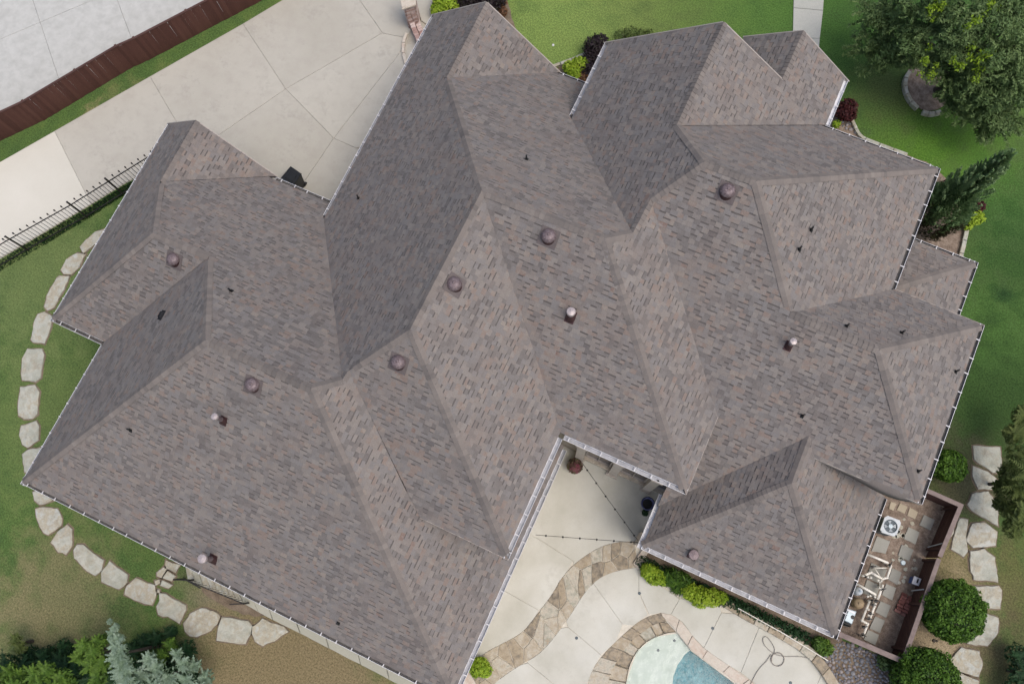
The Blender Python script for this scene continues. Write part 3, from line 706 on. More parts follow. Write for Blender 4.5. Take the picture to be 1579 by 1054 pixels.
# roof vents
def turbine(px, py, pl, r=.20, h=.27):
    base = on_plane(px, py, pl)
    for _ in range(6):                                   # shift so that the dome, not the base, lands on the spot
        top = at(px, py, base.z + h * .75); base = Vector((top.x, top.y, pz(pl, top.x, top.y)))
    n = nplane(pl); rot = n.to_track_quat('Z', 'Y').to_matrix()
    m = MB().lathe(base, [(r * 1.02, -.2), (r * .98, .06)], 20)
    m.lathe(base, [(r * .95, .02), (r * .85, .10)], 20)
    MB().box(base + n * .022, (.56, .56, .010), M=rot).build('flashing', m_flash, hs)
    t = m.build('roof_vent', m_copperdark, hs)
    d = MB(); n_ = 28
    prof = [(r * .86, .08), (r * 1.04, .10), (r * 1.10, h * .45), (r * 1.0, h * .68), (r * .8, h * .86), (r * .5, h * .97), (r * .2, h), (0, h + .008)]
    vs = []
    for rr, z in prof:
        for k in range(n_):
            q = rr * (1 - (.035 if k % 2 else 0) * (1 if rr > r * .3 else 0)); a_ = 2 * math.pi * k / n_ + z * .5
            vs.append((base.x + q * math.cos(a_), base.y + q * math.sin(a_), base.z + z))
    fs = [(i * n_ + k, i * n_ + (k + 1) % n_, (i + 1) * n_ + (k + 1) % n_, (i + 1) * n_ + k) for i in range(len(prof) - 1) for k in range(n_)]
    d.add(vs, fs, .5); d.lathe((base.x, base.y, base.z + h), [(.05, 0), (.035, .025), (0, .03)], 10)
    d.build('dome', m_copper, t, smooth=False)
for px, py, pl in [(265, 398, 'C'), (387, 592, 'E'), (613, 557, 'L'), (700, 436, 'K'), (846, 362, 'M'), (1123, 292, 'T')]: turbine(px, py, pl)
def flue(px, py, pl, h, r, base_px, rc=None):
    """a pipe whose cap sits at px,py, rising from its flashing"""
    b = on_plane(base_px[0], base_px[1], pl); n = nplane(pl); rot = n.to_track_quat('Z', 'Y').to_matrix()
    rc = rc or r * 1.5
    m = MB().box(b + n * .022, (r * 3.2, r * 4.4, .012), M=rot)
    m.lathe(b, [(r * 1.9, -.12), (r * 1.6, .05), (r * 1.02, .22)], 18)
    t = m.build('vent_pipe', m_copperdark, hs)
    MB().lathe(b, [(r, .1), (r, h - .09)], 16).build('pipe', m_copper, t)
    MB().lathe(b, [(rc * .9, h - .12), (rc, h - .10), (rc, h - .03), (rc * .9, h), (0, h + .02)], 20).build('cap', m_capmetal, t, smooth=False)
flue(329, 643, 'E', .75, .07, (345, 648)); flue(313, 862, 'E', .95, .085, (329, 861), .15); flue(875, 479, 'M', .55, .09, (880, 488)); flue(1218, 525, 'T', .55, .07, (1216, 533), .105)
b = on_plane(1068, 855, 'Z'); MB().box(b + nplane('Z') * .022, (.3, .3, .012), M=nplane('Z').to_track_quat('Z', 'Y').to_matrix()).lathe(b, [(.12, -.1), (.12, .2)], 16).build('vent_base', m_copperdark, hs)
MB().lathe(b, [(.13, .17), (.165, .19), (.165, .25), (.15, .28), (0, .30)], 22).build('roof_vent', m_copper, hs)
for px, py, pl in [(553, 306, 'H'), (812, 246, 'I'), (357, 449, 'B'), (202, 663, 'E'), (522, 960, 'E'), (1250, 355, 'S'), (1232, 385, 'S'), (1305, 503, 'U'), (1390, 513, 'U'), (1473, 573, 'V'), (1237, 641, 'T'), (1415, 726, 'V')]:
    b = on_plane(px, py, pl); n = nplane(pl); rot = n.to_track_quat('Z', 'Y').to_matrix()
    m = MB().box(b + n * .02, (.10, .12, .012), M=rot); m.lathe(b, [(.05, -.05), (.035, .09), (.028, .10), (.028, .27), (.0, .271)], 10)
    m.build('pipe_boot', m_black, hs)
b = on_plane(250, 486, 'D'); n = nplane('D'); rot = n.to_track_quat('Z', 'Y').to_matrix()
MB().box(b + n * .05, (.24, .20, .08), M=rot, taper=.8).box(b + n * .02, (.34, .30, .012), M=rot).build('box_vent', m_matte, hs)
# downspout outlets seen in the gutters
for q in (at(1015, 741, Z2), at(768, 853, 5.6) if False else at(786, 851, Z2)):
    MB().lathe((q.x, q.y, q.z - .06), [(.04, 0), (.04, .012), (0, .013)], 12).build('downspout_outlet', m_black, hs)
# ------------------------------------------------------------------ paved ground
def setting(name, label): return thing(name, (0, 0, 0), label, None, kind='structure')
def slab(parent, pts, z1, mt, gap=.008, name='concrete_slab', bev=.006, z0=0.002):
    P = inset(ccw(xy(pts)), gap); return MB().prism(P, z0, z1, bev).build(name, mt, parent)
drive = setting('driveway', 'pale concrete driveway of large jointed slabs')
MB().prism(xy([(-62, 286), (85, 202), (232, 118), (375, 37), (500, -38), (600, -72), (662, -22), (700, 60), (660, 250), (560, 420), (300, 330), (262, 248), (192, 284), (137, 318), (65, 361), (-62, 436)]), 0, .012).build('joint_bed', m_joint, drive)
DR = [([(-62, 286), (85, 203), (141, 315), (65, 360), (-62, 434)], m_concb), ([(85, 203), (232, 119), (300, 235), (262, 248), (192, 283), (141, 315)], m_conc),
 ([(232, 119), (375, 38), (441, 138), (300, 235)], m_conc), ([(375, 38), (500, -36), (541, -24), (554, 0), (590, 52), (441, 138)], m_conc),
 ([(541, -24), (600, -70), (660, -20), (629, 60), (590, 52), (554, 0)], m_conc), ([(441, 138), (590, 52), (629, 60), (626, 70), (515, 214)], m_conc),
 ([(300, 235), (441, 138), (515, 214), (470, 280), (440, 330), (300, 320)], m_conc), ([(515, 214), (626, 70), (698, 60), (620, 215), (549, 229)], m_conc), ([(515, 214), (549, 229), (640, 258), (560, 415), (440, 330), (470, 280)], m_conc)]
for P, mt in DR: slab(drive, P, .045, mt, .006)
nd = setting('neighbour_driveway', 'cool grey concrete beyond the wooden fence')
MB().prism(xy([(-400, 262), (-100, 262), (0, 208), (66, 176), (203, 95), (231, 83), (420, -16), (420, -300), (-400, -300)]), 0, .012).build('joint_bed', m_joint, nd)
def cut(polys, p, q, test=None):
    a, b = at(*p), at(*q); nx, ny = -(b.y - a.y), (b.x - a.x); l = math.hypot(nx, ny); nx /= l; ny /= l; c = nx * a.x + ny * a.y; out = []
    for P in polys:
        for s_ in (1, -1):
            R_ = halfplane(P, s_ * nx, s_ * ny, s_ * c)
            if len(R_) > 2 and abs(area(R_)) > .02: out.append(R_)
    return out
NP = [ccw(xy([(-400, 262), (-100, 262), (0, 208), (66, 176), (203, 95), (420, -20), (420, -300), (-400, -300)]))]
for a_, b_ in (((51, 0), (87, 109)), ((0, 62), (130, 7)), ((181, 0), (200, 51)), ((-60, 120), (-200, -200)), ((300, -100), (340, 60))): NP = cut(NP, a_, b_)
for P in NP: MB().prism(inset(ccw(P), .006), .002, .045, .006).build('concrete_slab', m_concc, nd)
wk = setting('front_walk', 'narrow grey concrete walk running to the front door')
for P in ([(1226, -140), (1277, -140), (1274, -62), (1225, -64)], [(1225, -64), (1274, -62), (1269, 17), (1223, 13)], [(1223, 13), (1269, 17), (1264, 60), (1222, 60)], [(1222, 60), (1264, 60), (1258, 140), (1216, 140)]):
    slab(wk, P, .04, m_walk, .008)

# patio
pat = setting('patio', 'cream concrete pool patio crossed by a curved flagstone band')
UP = smooth_line([(728, 1040), (740, 1012), (755, 1001), (776, 991), (793, 982), (808, 972), (821, 956), (830, 945), (840, 931), (849, 919), (859, 903), (862, 896), (879, 875), (900, 858), (924, 843), (951, 835), (978, 834)], 1)
LO = smooth_line([(745, 1075), (762, 1052), (788, 1033), (808, 1021), (829, 1009), (846, 992), (861, 973), (877, 951), (891, 929), (900, 915), (913, 899), (930, 887), (951, 879), (983, 874)], 1)
POUT = [(905, 1054), (915, 1029), (930, 1008), (950, 988), (976, 964), (997, 950), (1019, 944), (1037, 947), (1052, 958), (1067, 979), (1082, 996), (1101, 1010), (1120, 1023), (1140, 1036), (1180, 1066)]
EDGE = [(985, 886), (1020, 903), (1050, 925), (1110, 930), (1138, 946), (1203, 982), (1244, 1004), (1262, 1024), (1284, 1053), (1310, 1110), (1310, 1260)]
base = [(700, 1080), (712, 1040), (735, 950), (850, 700), (1000, 690), (1100, 740), (1060, 900)] + EDGE[3:] + [(700, 1260)]
MB().prism(xy(base), 0.001, .014, holes=[POOL]).build('joint_bed', m_mortar, pat)
UPi = [p for p in UP]
def up_at(x): return min(range(len(UP)), key=lambda i: abs(UP[i][0] - x))
iu1, iu2 = up_at(831), up_at(889)
slabs = [[(700, 1060), (716, 1032), (783, 913)] + [(831, 939)] + UP[:up_at(831)][::-1],
 [(783, 913), (829, 831), (889, 862)] + UP[up_at(835):up_at(886)][::-1],
 [(829, 831), (857, 700), (1000, 690), (1040, 760), (1000, 836)] + UP[up_at(892):][::-1]]
slabs[0] = [(716, 1036), (700, 1030), (755, 900), (783, 913), (831, 940)] + UP[:up_at(828)][::-1]
slabs[1] = [(783, 913), (755, 900), (800, 815), (826, 828), (884, 864)] + UP[up_at(838):up_at(880)][::-1] + [(831, 940)]
slabs[2] = [(826, 828), (800, 815), (850, 685), (900, 680), (1010, 725), (1060, 800), (1000, 836)] + UP[up_at(888):][::-1] + [(884, 864)]
i3 = [min(range(len(LO)), key=lambda i: abs(LO[i][0] - x)) for x in (814, 876, 915)]
slabs += [[(745, 1080)] + LO[1:i3[0]] + [(814, 1021), (880, 1075), (905, 1110), (900, 1250), (745, 1250)],
 [(814, 1021)] + LO[i3[0]:i3[1]] + [(876, 966), (927, 1009), (915, 1029), (905, 1054), (899, 1085), (880, 1075)],
 [(876, 966)] + LO[i3[1]:i3[2]] + [(915, 899), (960, 962), (950, 988), (930, 1006), (927, 1009)],
 [(915, 899)] + LO[i3[2]:] + [(985, 886), (985, 912), (999, 947), (976, 964), (960, 962)],
 [(985, 886), (1020, 903), (1048, 922), (1034, 947), (1019, 944), (1001, 947), (985, 912)],
 [(1048, 922), (1110, 930), (1112, 944), (1085, 998), (1067, 979), (1052, 958), (1034, 947)],
 [(1112, 944), (1138, 946), (1171, 964), (1142, 1036), (1120, 1023), (1101, 1010), (1085, 998)],
 [(1171, 964), (1203, 982), (1244, 1004), (1262, 1024), (1268, 1034), (1230, 1130), (1195, 1092), (1180, 1066), (1142, 1036)],
 [(1268, 1034), (1284, 1053), (1310, 1110), (1310, 1250), (1190, 1250), (1210, 1140), (1230, 1130)]]
for P in slabs: slab(pat, P, .045, m_patio, .005)
for px, py in ((986, 914), (889, 983), (1099, 968), (1219, 1052)):
    q = at(px, py, .05); MB().lathe(q, [(.055, -.01), (.055, .003), (.045, .006), (0, .006)], 14).build('deck_drain', m_dkgrey, pat)

# flagstones: crazy paving laid along a band
def resample(L, n):
    d = [0]
    for i in range(1, len(L)): d.append(d[-1] + math.dist(L[i - 1], L[i]))
    out = []; j = 0
    for k in range(n + 1):
        t = d[-1] * k / n
        while j < len(L) - 2 and d[j + 1] < t: j += 1
        f = (t - d[j]) / max(1e-9, d[j + 1] - d[j]); f = min(1, max(0, f))
        out.append((L[j][0] + (L[j + 1][0] - L[j][0]) * f, L[j][1] + (L[j + 1][1] - L[j][1]) * f))
    return out, d[-1]
def crazy(upper, lower, size, parent, mt, z1=.055, gap=.012, name='flagstone', jit=.42, rows=None, zfun=None, bev=.008):
    N_ = 60; U, lu = resample(xy(upper), N_); Lw, ll = resample(xy(lower), N_); Lg = (lu + ll) / 2
    wd = sum(math.dist(U[i], Lw[i]) for i in range(N_ + 1)) / (N_ + 1)
    nc = max(1, int(Lg / size)); nr = rows or max(1, round(wd / size)); seeds = []
    for i in range(nc):
        for j in range(nr):
            if random.random() < .12 and nr > 1: continue
            seeds.append(((i + .5 + random.uniform(-jit, jit)) * Lg / nc, (j + .5 + random.uniform(-jit, jit) * (1 if nr > 1 else 0)) * wd / nr))
    def mp(s_, t_):
        f = min(.9999, max(0, s_ / Lg)) * N_; i = int(f); f -= i
        a = (U[i][0] + (U[i + 1][0] - U[i][0]) * f, U[i][1] + (U[i + 1][1] - U[i][1]) * f)
        b = (Lw[i][0] + (Lw[i + 1][0] - Lw[i][0]) * f, Lw[i][1] + (Lw[i + 1][1] - Lw[i][1]) * f)
        k = t_ / wd; return (a[0] + (b[0] - a[0]) * k, a[1] + (b[1] - a[1]) * k)
    for s0 in seeds:
        C = [(0, 0), (Lg, 0), (Lg, wd), (0, wd)]
        for s1 in seeds:
            if s1 is s0 or abs(s1[0] - s0[0]) > size * 4: continue
            nx, ny = s0[0] - s1[0], s0[1] - s1[1]; l = math.hypot(nx, ny)
            if l < 1e-6: continue
            nx /= l; ny /= l; C = halfplane(C, nx, ny, nx * (s0[0] + s1[0]) / 2 + ny * (s0[1] + s1[1]) / 2 + gap)
            if len(C) < 3: break
        if len(C) < 3 or abs(area(C)) < size * size * .06: continue
        Q = []
        for i in range(len(C)):
            a, b = C[i], C[(i + 1) % len(C)]; L_ = math.dist(a, b); k = max(1, int(L_ / .16))
            for j in range(k):
                t = j / k; Q.append(mp(a[0] + (b[0] - a[0]) * t + (random.uniform(-.008, .008) if j else 0), a[1] + (b[1] - a[1]) * t + (random.uniform(-.008, .008) if j else 0)))
        Q = ccw(Q); MB().prism(Q, .004, z1 + random.uniform(-.004, .004), bev, jit=.001).build(name, mt, parent)
crazy(UP, LO, .40, pat, m_flag)
# curbing next to the house end of the band
slab(pat, [(976, 868), (990, 846), (999, 851), (984, 878)], .16, m_coping, .0, 'curb_stone', .015)
slab(pat, [(716, 1040), (740, 1012), (728, 1040), (745, 1078), (722, 1100), (702, 1088)], .05, m_coping, .0, 'flagstone', .01)

# pool: coping, a dry stone shelf, the shallow ledge and the deep water
pool = setting('swimming_pool', 'freeform swimming pool with a shallow ledge, teal deep end and stone coping')
MID = [(937, 1054), (945, 1029), (958, 1006), (973, 988), (993, 972), (1007, 962), (1025, 957), (1040, 967)]
INN = [(965, 1054), (971, 1023), (982, 1004), (994, 991), (1009, 982), (1029, 975), (1045, 974)]
RIN = [(1022, 950), (1032, 960), (1044, 973), (1055, 988), (1066, 1001), (1082, 1014), (1098, 1025), (1120, 1039), (1137, 1054), (1160, 1080)]
ROUT = [(1019, 944), (1037, 947), (1052, 958), (1067, 979), (1082, 996), (1101, 1010), (1120, 1023), (1140, 1036), (1180, 1066)]
OUTL = [(900, 1085), (905, 1054), (915, 1029), (930, 1008), (950, 988), (976, 964), (997, 950), (1019, 944)]
crazy(smooth_line(OUTL, 1), smooth_line([(930, 1085)] + MID[:-1] + [(1028, 958)], 1), .46, pool, m_flag, z1=.03, rows=1, gap=.010)
crazy(smooth_line([(930, 1085)] + MID, 1), smooth_line([(962, 1085)] + INN, 1), .42, pool, m_flag, z1=-.05, rows=1, gap=.010)
crazy(smooth_line(ROUT, 1), smooth_line(RIN, 1), .62, pool, m_coping, z1=.055, rows=1, gap=.010)
MB().prism(xy([(898, 1100), (905, 1054), (915, 1029), (930, 1008), (950, 988), (976, 964), (997, 950), (1019, 944), (1045, 957), (1070, 992), (1045, 976), (1009, 982), (982, 1004), (965, 1054), (960, 1100)]), -1.4, -.075).build('coping_bed', m_mortar, pool)
MB().prism(xy([(1019, 944), (1037, 947), (1052, 958), (1067, 979), (1082, 996), (1101, 1010), (1120, 1023), (1140, 1036), (1182, 1068), (1160, 1082), (1137, 1056), (1098, 1027), (1066, 1003), (1044, 975), (1022, 952)]), -1.6, .002).build('coping_bed', m_mortar, pool)
m_ledge = mat('ledge_plaster', [(.44, .49, .44), (.50, .545, .50), (.55, .585, .55)], .7, scale=2, fine=(60, .06))
m_deep = mat('pool_plaster', [(.06, .20, .245), (.09, .25, .30), (.12, .29, .335)], .6, scale=1.4, fine=(9, .3))  # strong value grain paints water caustics into the colour
SH_ = [(1066, 1002), (1057, 1010), (1046, 1026), (1040, 1042), (1038, 1058), (1050, 1120), (1000, 1180)]
MB().prism(xy([(960, 1100), (965, 1054), (971, 1023), (982, 1004), (994, 991), (1009, 982), (1029, 975), (1045, 973), (1056, 987)] + SH_ + [(930, 1150), (915, 1120)]), -.9, -.22).build('shallow_ledge', m_ledge, pool)
MB().prism(xy([(900, 950), (1240, 950), (1240, 1240), (880, 1240)]), -1.8, -1.25).build('pool_floor', m_deep, pool)
MB().prism(xy([(1066, 1002), (1057, 1012), (1052, 1026), (1047, 1042), (1046, 1058), (1058, 1120), (1040, 1180), (1030, 1180), (1040, 1100), (1034, 1058), (1036, 1042), (1044, 1025), (1054, 1009)]), -1.25, -.5).build('pool_step', m_deep, pool)
m_water = bpy.data.materials.new('pool_water'); m_water.use_nodes = True
nt = m_water.node_tree; bs = nt.nodes['Principled BSDF']; bs.inputs['Base Color'].default_value = (.62, .93, .93, 1); bs.inputs['Roughness'].default_value = .03
bs.inputs['IOR'].default_value = 1.33; bs.inputs['Transmission Weight'].default_value = 1.0
tr = nt.nodes.new('ShaderNodeBsdfTransparent'); tr.inputs[0].default_value = (.955, .99, .992, 1); gl = nt.nodes.new('ShaderNodeBsdfGlossy'); gl.inputs['Roughness'].default_value = .05
fr = nt.nodes.new('ShaderNodeFresnel'); fr.inputs[0].default_value = 1.33; mx = nt.nodes.new('ShaderNodeMixShader')
nz = nt.nodes.new('ShaderNodeTexNoise'); nz.inputs['Scale'].default_value = 5; gg_ = nt.nodes.new('ShaderNodeNewGeometry'); nt.links.new(gg_.outputs['Position'], nz.inputs['Vector'])
bp = nt.nodes.new('ShaderNodeBump'); bp.inputs['Strength'].default_value = .3; bp.inputs['Distance'].default_value = .03; nt.links.new(nz.outputs[0], bp.inputs['Height'])
nt.links.new(bp.outputs[0], gl.inputs['Normal']); nt.links.new(bp.outputs[0], fr.inputs['Normal'])
nt.links.new(fr.outputs[0], mx.inputs[0]); nt.links.new(tr.outputs[0], mx.inputs[1]); nt.links.new(gl.outputs[0], mx.inputs[2]); nt.links.new(mx.outputs[0], nt.nodes['Material Output'].inputs[0])
wm = MB(); wp = xy([(1056, 986), (1066, 1001), (1082, 1014), (1098, 1025), (1120, 1039), (1140, 1056), (1166, 1085), (1175, 1150), (1090, 1200), (985, 1195), (920, 1145), (925, 1105), (963, 1085), (968, 1050), (974, 1023), (985, 1005), (996, 992), (1011, 983), (1030, 976), (1045, 974)], 0)
MB().prism(wp, -.155, -.15).build('water', m_water, kind='structure')
for px, py in ((1015, 1002), (1040, 987)):
    q = at(px, py, -.2); MB().lathe(q, [(.05, -.03), (.05, -.012), (0, -.01)], 12).build('jet_cover', m_dkgrey, pool)

# stepping stone paths
sp1 = setting('stepping_stone_path', 'curving path of pale limestone slabs across the lawn on the left')
ST = [[(123, 381), (133, 372), (148, 358), (164, 352), (150, 374), (128, 392)], [(103, 400), (120, 390), (133, 392), (122, 412), (111, 424), (99, 422), (95, 417)], [(92, 424), (107, 426), (103, 439), (82, 477), (74, 478), (69, 473), (74, 456), (82, 439)],
 [(60, 485), (68, 481), (82, 488), (80, 501), (70, 531), (51, 528), (49, 525), (55, 494)], [(41, 538), (67, 538), (69, 545), (63, 584), (56, 589), (34, 585), (34, 579), (36, 552)], [(32, 596), (56, 593), (61, 603), (58, 641), (51, 645), (38, 646), (29, 641), (30, 614)],
 [(32, 656), (58, 649), (61, 656), (61, 679), (43, 690), (36, 685), (31, 672)], [(36, 700), (45, 693), (64, 690), (66, 706), (50, 732), (39, 727), (37, 712)], [(51, 758), (62, 752), (84, 772), (62, 779), (55, 771)], [(55, 783), (68, 781), (90, 784), (97, 800), (96, 809), (74, 824), (68, 822), (58, 800)],
 [(106, 808), (112, 814), (112, 843), (103, 854), (91, 850), (79, 836), (89, 820)], [(120, 839), (128, 839), (140, 850), (162, 863), (157, 879), (147, 887), (137, 880), (115, 858), (114, 848)], [(169, 863), (199, 887), (198, 896), (185, 909), (156, 896), (157, 882)],
 [(209, 889), (241, 903), (242, 913), (236, 933), (219, 928), (191, 916), (195, 904)], [(247, 914), (254, 914), (289, 934), (288, 939), (277, 961), (260, 949), (245, 948), (242, 935), (248, 925)], [(312, 936), (317, 937), (336, 945), (339, 949), (335, 960), (327, 971), (303, 981), (294, 980), (285, 972), (284, 961), (294, 945)],
 [(342, 950), (354, 952), (385, 958), (389, 964), (386, 977), (380, 992), (356, 990), (333, 986), (337, 969)], [(406, 952), (418, 960), (438, 965), (445, 972), (429, 984), (405, 995), (394, 989), (389, 975), (390, 966)],
 [(254, 863), (280, 870), (271, 882), (257, 876)], [(253, 873), (257, 876), (250, 890), (243, 887), (243, 882)], [(259, 880), (272, 887), (266, 896), (251, 890)], [(250, 894), (267, 901), (261, 906), (248, 901)], [(239, 894), (246, 893), (248, 898), (241, 901)], [(243, 908), (247, 908), (247, 913), (243, 913)]]
sp2 = setting('side_stone_path', 'row of weathered flat slabs running down the right side of the lot')
SR = [[(1497, 686), (1544, 687), (1545, 731), (1532, 729), (1499, 708)], [(1499, 717), (1523, 728), (1538, 739), (1532, 754), (1507, 754), (1499, 735)], [(1497, 760), (1523, 755), (1538, 778), (1540, 813), (1497, 787), (1491, 778)], [(1478, 797), (1492, 799), (1488, 830), (1491, 850), (1486, 858), (1464, 846), (1474, 818)],
 [(1497, 805), (1517, 804), (1538, 820), (1536, 842), (1497, 844), (1489, 834)], [(1494, 848), (1517, 846), (1532, 857), (1541, 899), (1499, 893), (1495, 875)], [(1500, 903), (1542, 903), (1544, 908), (1543, 939), (1511, 938), (1500, 925)], [(1512, 941), (1540, 951), (1538, 974), (1523, 997), (1488, 992), (1499, 974)],
 [(1482, 996), (1509, 1003), (1515, 1023), (1509, 1044), (1484, 1036), (1458, 1021)], [(1458, 1024), (1482, 1039), (1508, 1048), (1512, 1075), (1470, 1070)], [(1440, 838), (1462, 798), (1468, 800), (1470, 822), (1455, 842)]]
for par, LST in ((sp1, ST), (sp2, SR)):
    bdg = MB()
    for P in LST:
        Q = ccw(xy(P)); Q = [tuple((Vector(Q[i]) * .86 + Vector(Q[i - 1]) * .07 + Vector(Q[(i + 1) % len(Q)]) * .07)) for i in range(len(Q))]; Q = inset(rough(Q, .018, .13), -.02); bdg.prism(rough(inset(Q, -.045), .02, .2), .001, .006)
        MB().prism(Q, -.05, .05 + random.uniform(0, .02), .016, jit=.004).build('stepping_stone', m_limestone, par)
    bdg.build('bare_rim', m_soil, par, kind='stuff')

# planting bed soils
def bed(name, label, pts, mt, z=.006):
    P = rough(smooth_loop(ccw(xy(pts)), 1), .03, .2)
    return MB().prism(P, .001, z).build(name, mt, kind='structure', label=label)
bed('front_bed', 'small mulched bed between two roof wings', [(858, 100), (885, 96), (912, 76), (935, 60), (960, 100), (900, 200), (860, 140)], m_soil)
bed('side_bed', 'narrow mulched bed along the right-hand wing', [(1290, 160), (1308, 182), (1330, 215), (1420, 245), (1452, 265), (1475, 300), (1492, 352), (1487, 392), (1450, 420), (1330, 330), (1250, 200)], m_mulch)
bed('entry_bed', 'dark planting bed at the top edge', [(655, 30), (670, -30), (770, -40), (785, 10), (800, 60), (740, 120), (660, 80)], m_soil)
bed('court_bed', 'small soil bed inside the curved curb', [(628, 52), (640, 46), (662, 60), (650, 130), (630, 105), (622, 80)], m_mulch)
bed('wall_bed', 'planting strip along the covered patio', [(985, 866), (1110, 925), (1203, 975), (1262, 1010), (1300, 1000), (1290, 940), (1000, 810)], m_soil, .03)
bed('tree_bed', 'bare soil ring below the shade tree', [(1398, 110), (1400, 140), (1414, 166), (1440, 174), (1462, 158), (1455, 120), (1435, 100), (1410, 98)], m_mulch, .02)
bed('dry_bed', 'tan dirt patch below the stone ledge', [(300, 905), (345, 905), (400, 925), (420, 948), (385, 950), (345, 935)], m_soil, .008)
# ------------------------------------------------------------------ fences and walls
# stained plank fence along the neighbour's drive
wf = thing('wooden_fence', (0, 0, 0), 'tall dark red-brown plank fence between the two driveways', 'fence')
FB = [tuple(at(*p)[:2]) for p in ((-110, 279), (0, 218), (68, 186), (205, 104), (232, 92), (407, 0), (520, -60))]
FH = 1.5; proto = None
pw = .14
for i in range(len(FB) - 1):
    a, b = Vector(FB[i]), Vector(FB[i + 1]); L = (b - a).length; d = (b - a) / L; n = math.ceil(L / pw); ang = math.atan2(d.y, d.x); nrm2 = Vector((-d.y, d.x))
    if nrm2.dot(at(100, 60).xy - a) < 0: nrm2 = -nrm2
    for k in range(n):
        c = a + d * (k + .5) * L / n
        if proto is None:
            proto = MB().prism([(-.069, -.010), (.069, -.010), (.069, .010), (-.069, .010)], .03, FH, .004).build('plank', m_woodred, wf); q = proto
        else: q = proto.copy(); COL.objects.link(q)
        q.location = (c.x + nrm2.x * random.uniform(0, .006), c.y + nrm2.y * random.uniform(0, .006), random.uniform(-.02, .015)); q.rotation_euler = (random.uniform(-.01, .01), random.uniform(-.006, .006), ang)
    for z in (.35, FH - .25): MB().bar((*(a + nrm2 * .05), z), (*(b + nrm2 * .05), z), .05, .09).build('rail', m_woodred, wf)
    MB().bar((*(a + nrm2 * .02), FH + .03), (*(b + nrm2 * .02), FH + .03), .09, .035).build('cap_board', m_iron if False else m_woodin, wf)
    k = 0
    while k < L:
        c = a + d * k + nrm2 * .1; MB().box((c.x, c.y, FH / 2), (.09, .09, FH), ang).build('post', m_woodred, wf); k += 2.4

# black iron picket fence
inf = thing('iron_fence', (0, 0, 0), 'black iron picket fence with spear finials along the drive', 'fence')
IB = [Vector(at(*p)[:2]) for p in ((-60, 447), (44, 386), (135, 335), (191, 300), (262, 256))]
IH = 1.42; pk = None
def finial(c, parent, big=False): pass
posts = []
for i in range(len(IB) - 1):
    a, b = IB[i], IB[i + 1]; L = (b - a).length; d = (b - a) / L; ang = math.atan2(d.y, d.x)
    posts.append(a)
    for z in (.12, IH - .15): MB().bar((*a, z), (*b, z), .035, .03).build('rail', m_iron, inf)
    n = round(L / .145)
    for k in range(1, n):
        c = a + d * k * L / n; tall = k % 2 == 0
        key = tall
        if pk is None: pk = {}
        if key not in pk:
            m = MB().bar((0, 0, .06), (0, 0, IH if tall else IH - .14), .017)
            if tall: m.lathe((0, 0, IH - .01), [(.012, 0), (.032, .035), (.016, .06), (.036, .085), (0, .15)], 6)
            q = m.build('picket', m_iron, inf); pk[key] = q
        else: q = pk[key].copy(); COL.objects.link(q)
        q.location = (c.x, c.y, 0)
for a in posts[1:] + [IB[-1]]:
    MB().box((a.x, a.y, (IH + .1) / 2), (.065, .065, IH + .1)).lathe((a.x, a.y, IH + .1), [(.04, 0), (.045, .03), (0, .05)], 8).build('post', m_iron, inf)
hg = MB()
for _ in range(5200):
    t = random.random(); s_ = random.random(); a = at(-60, 440).lerp(at(0, 404), 0); 
    P0 = [at(*p) for p in ((-60, 440), (65, 362), (137, 321), (192, 287), (235, 262))]; f = t * 3.999; i = int(f); f -= i; c = P0[i].lerp(P0[i + 1], f)
    Q0 = [at(*p) for p in ((-60, 454), (65, 380), (137, 337), (192, 301), (245, 270))]; c2 = Q0[i].lerp(Q0[i + 1], f); c = c.lerp(c2, s_)
    h = random.uniform(.01, .10); w = .022; an = random.uniform(0, 6.3)
    dx, dy = math.cos(an) * w, math.sin(an) * w; lx_, ly_ = random.uniform(-.04, .04), random.uniform(-.04, .04)
    hg.add([(c.x - dx, c.y - dy, 0), (c.x + dx, c.y + dy, 0), (c.x + lx_ + dx * .3, c.y + ly_ + dy * .3, h), (c.x + lx_ - dx * .3, c.y + ly_ - dy * .3, h)], [(0, 1, 2, 3)], random.random() * .6)
hg.build('long_grass', l_ground, kind='stuff', label='dark unmown grass strip at the foot of the iron fence', cat='grass')

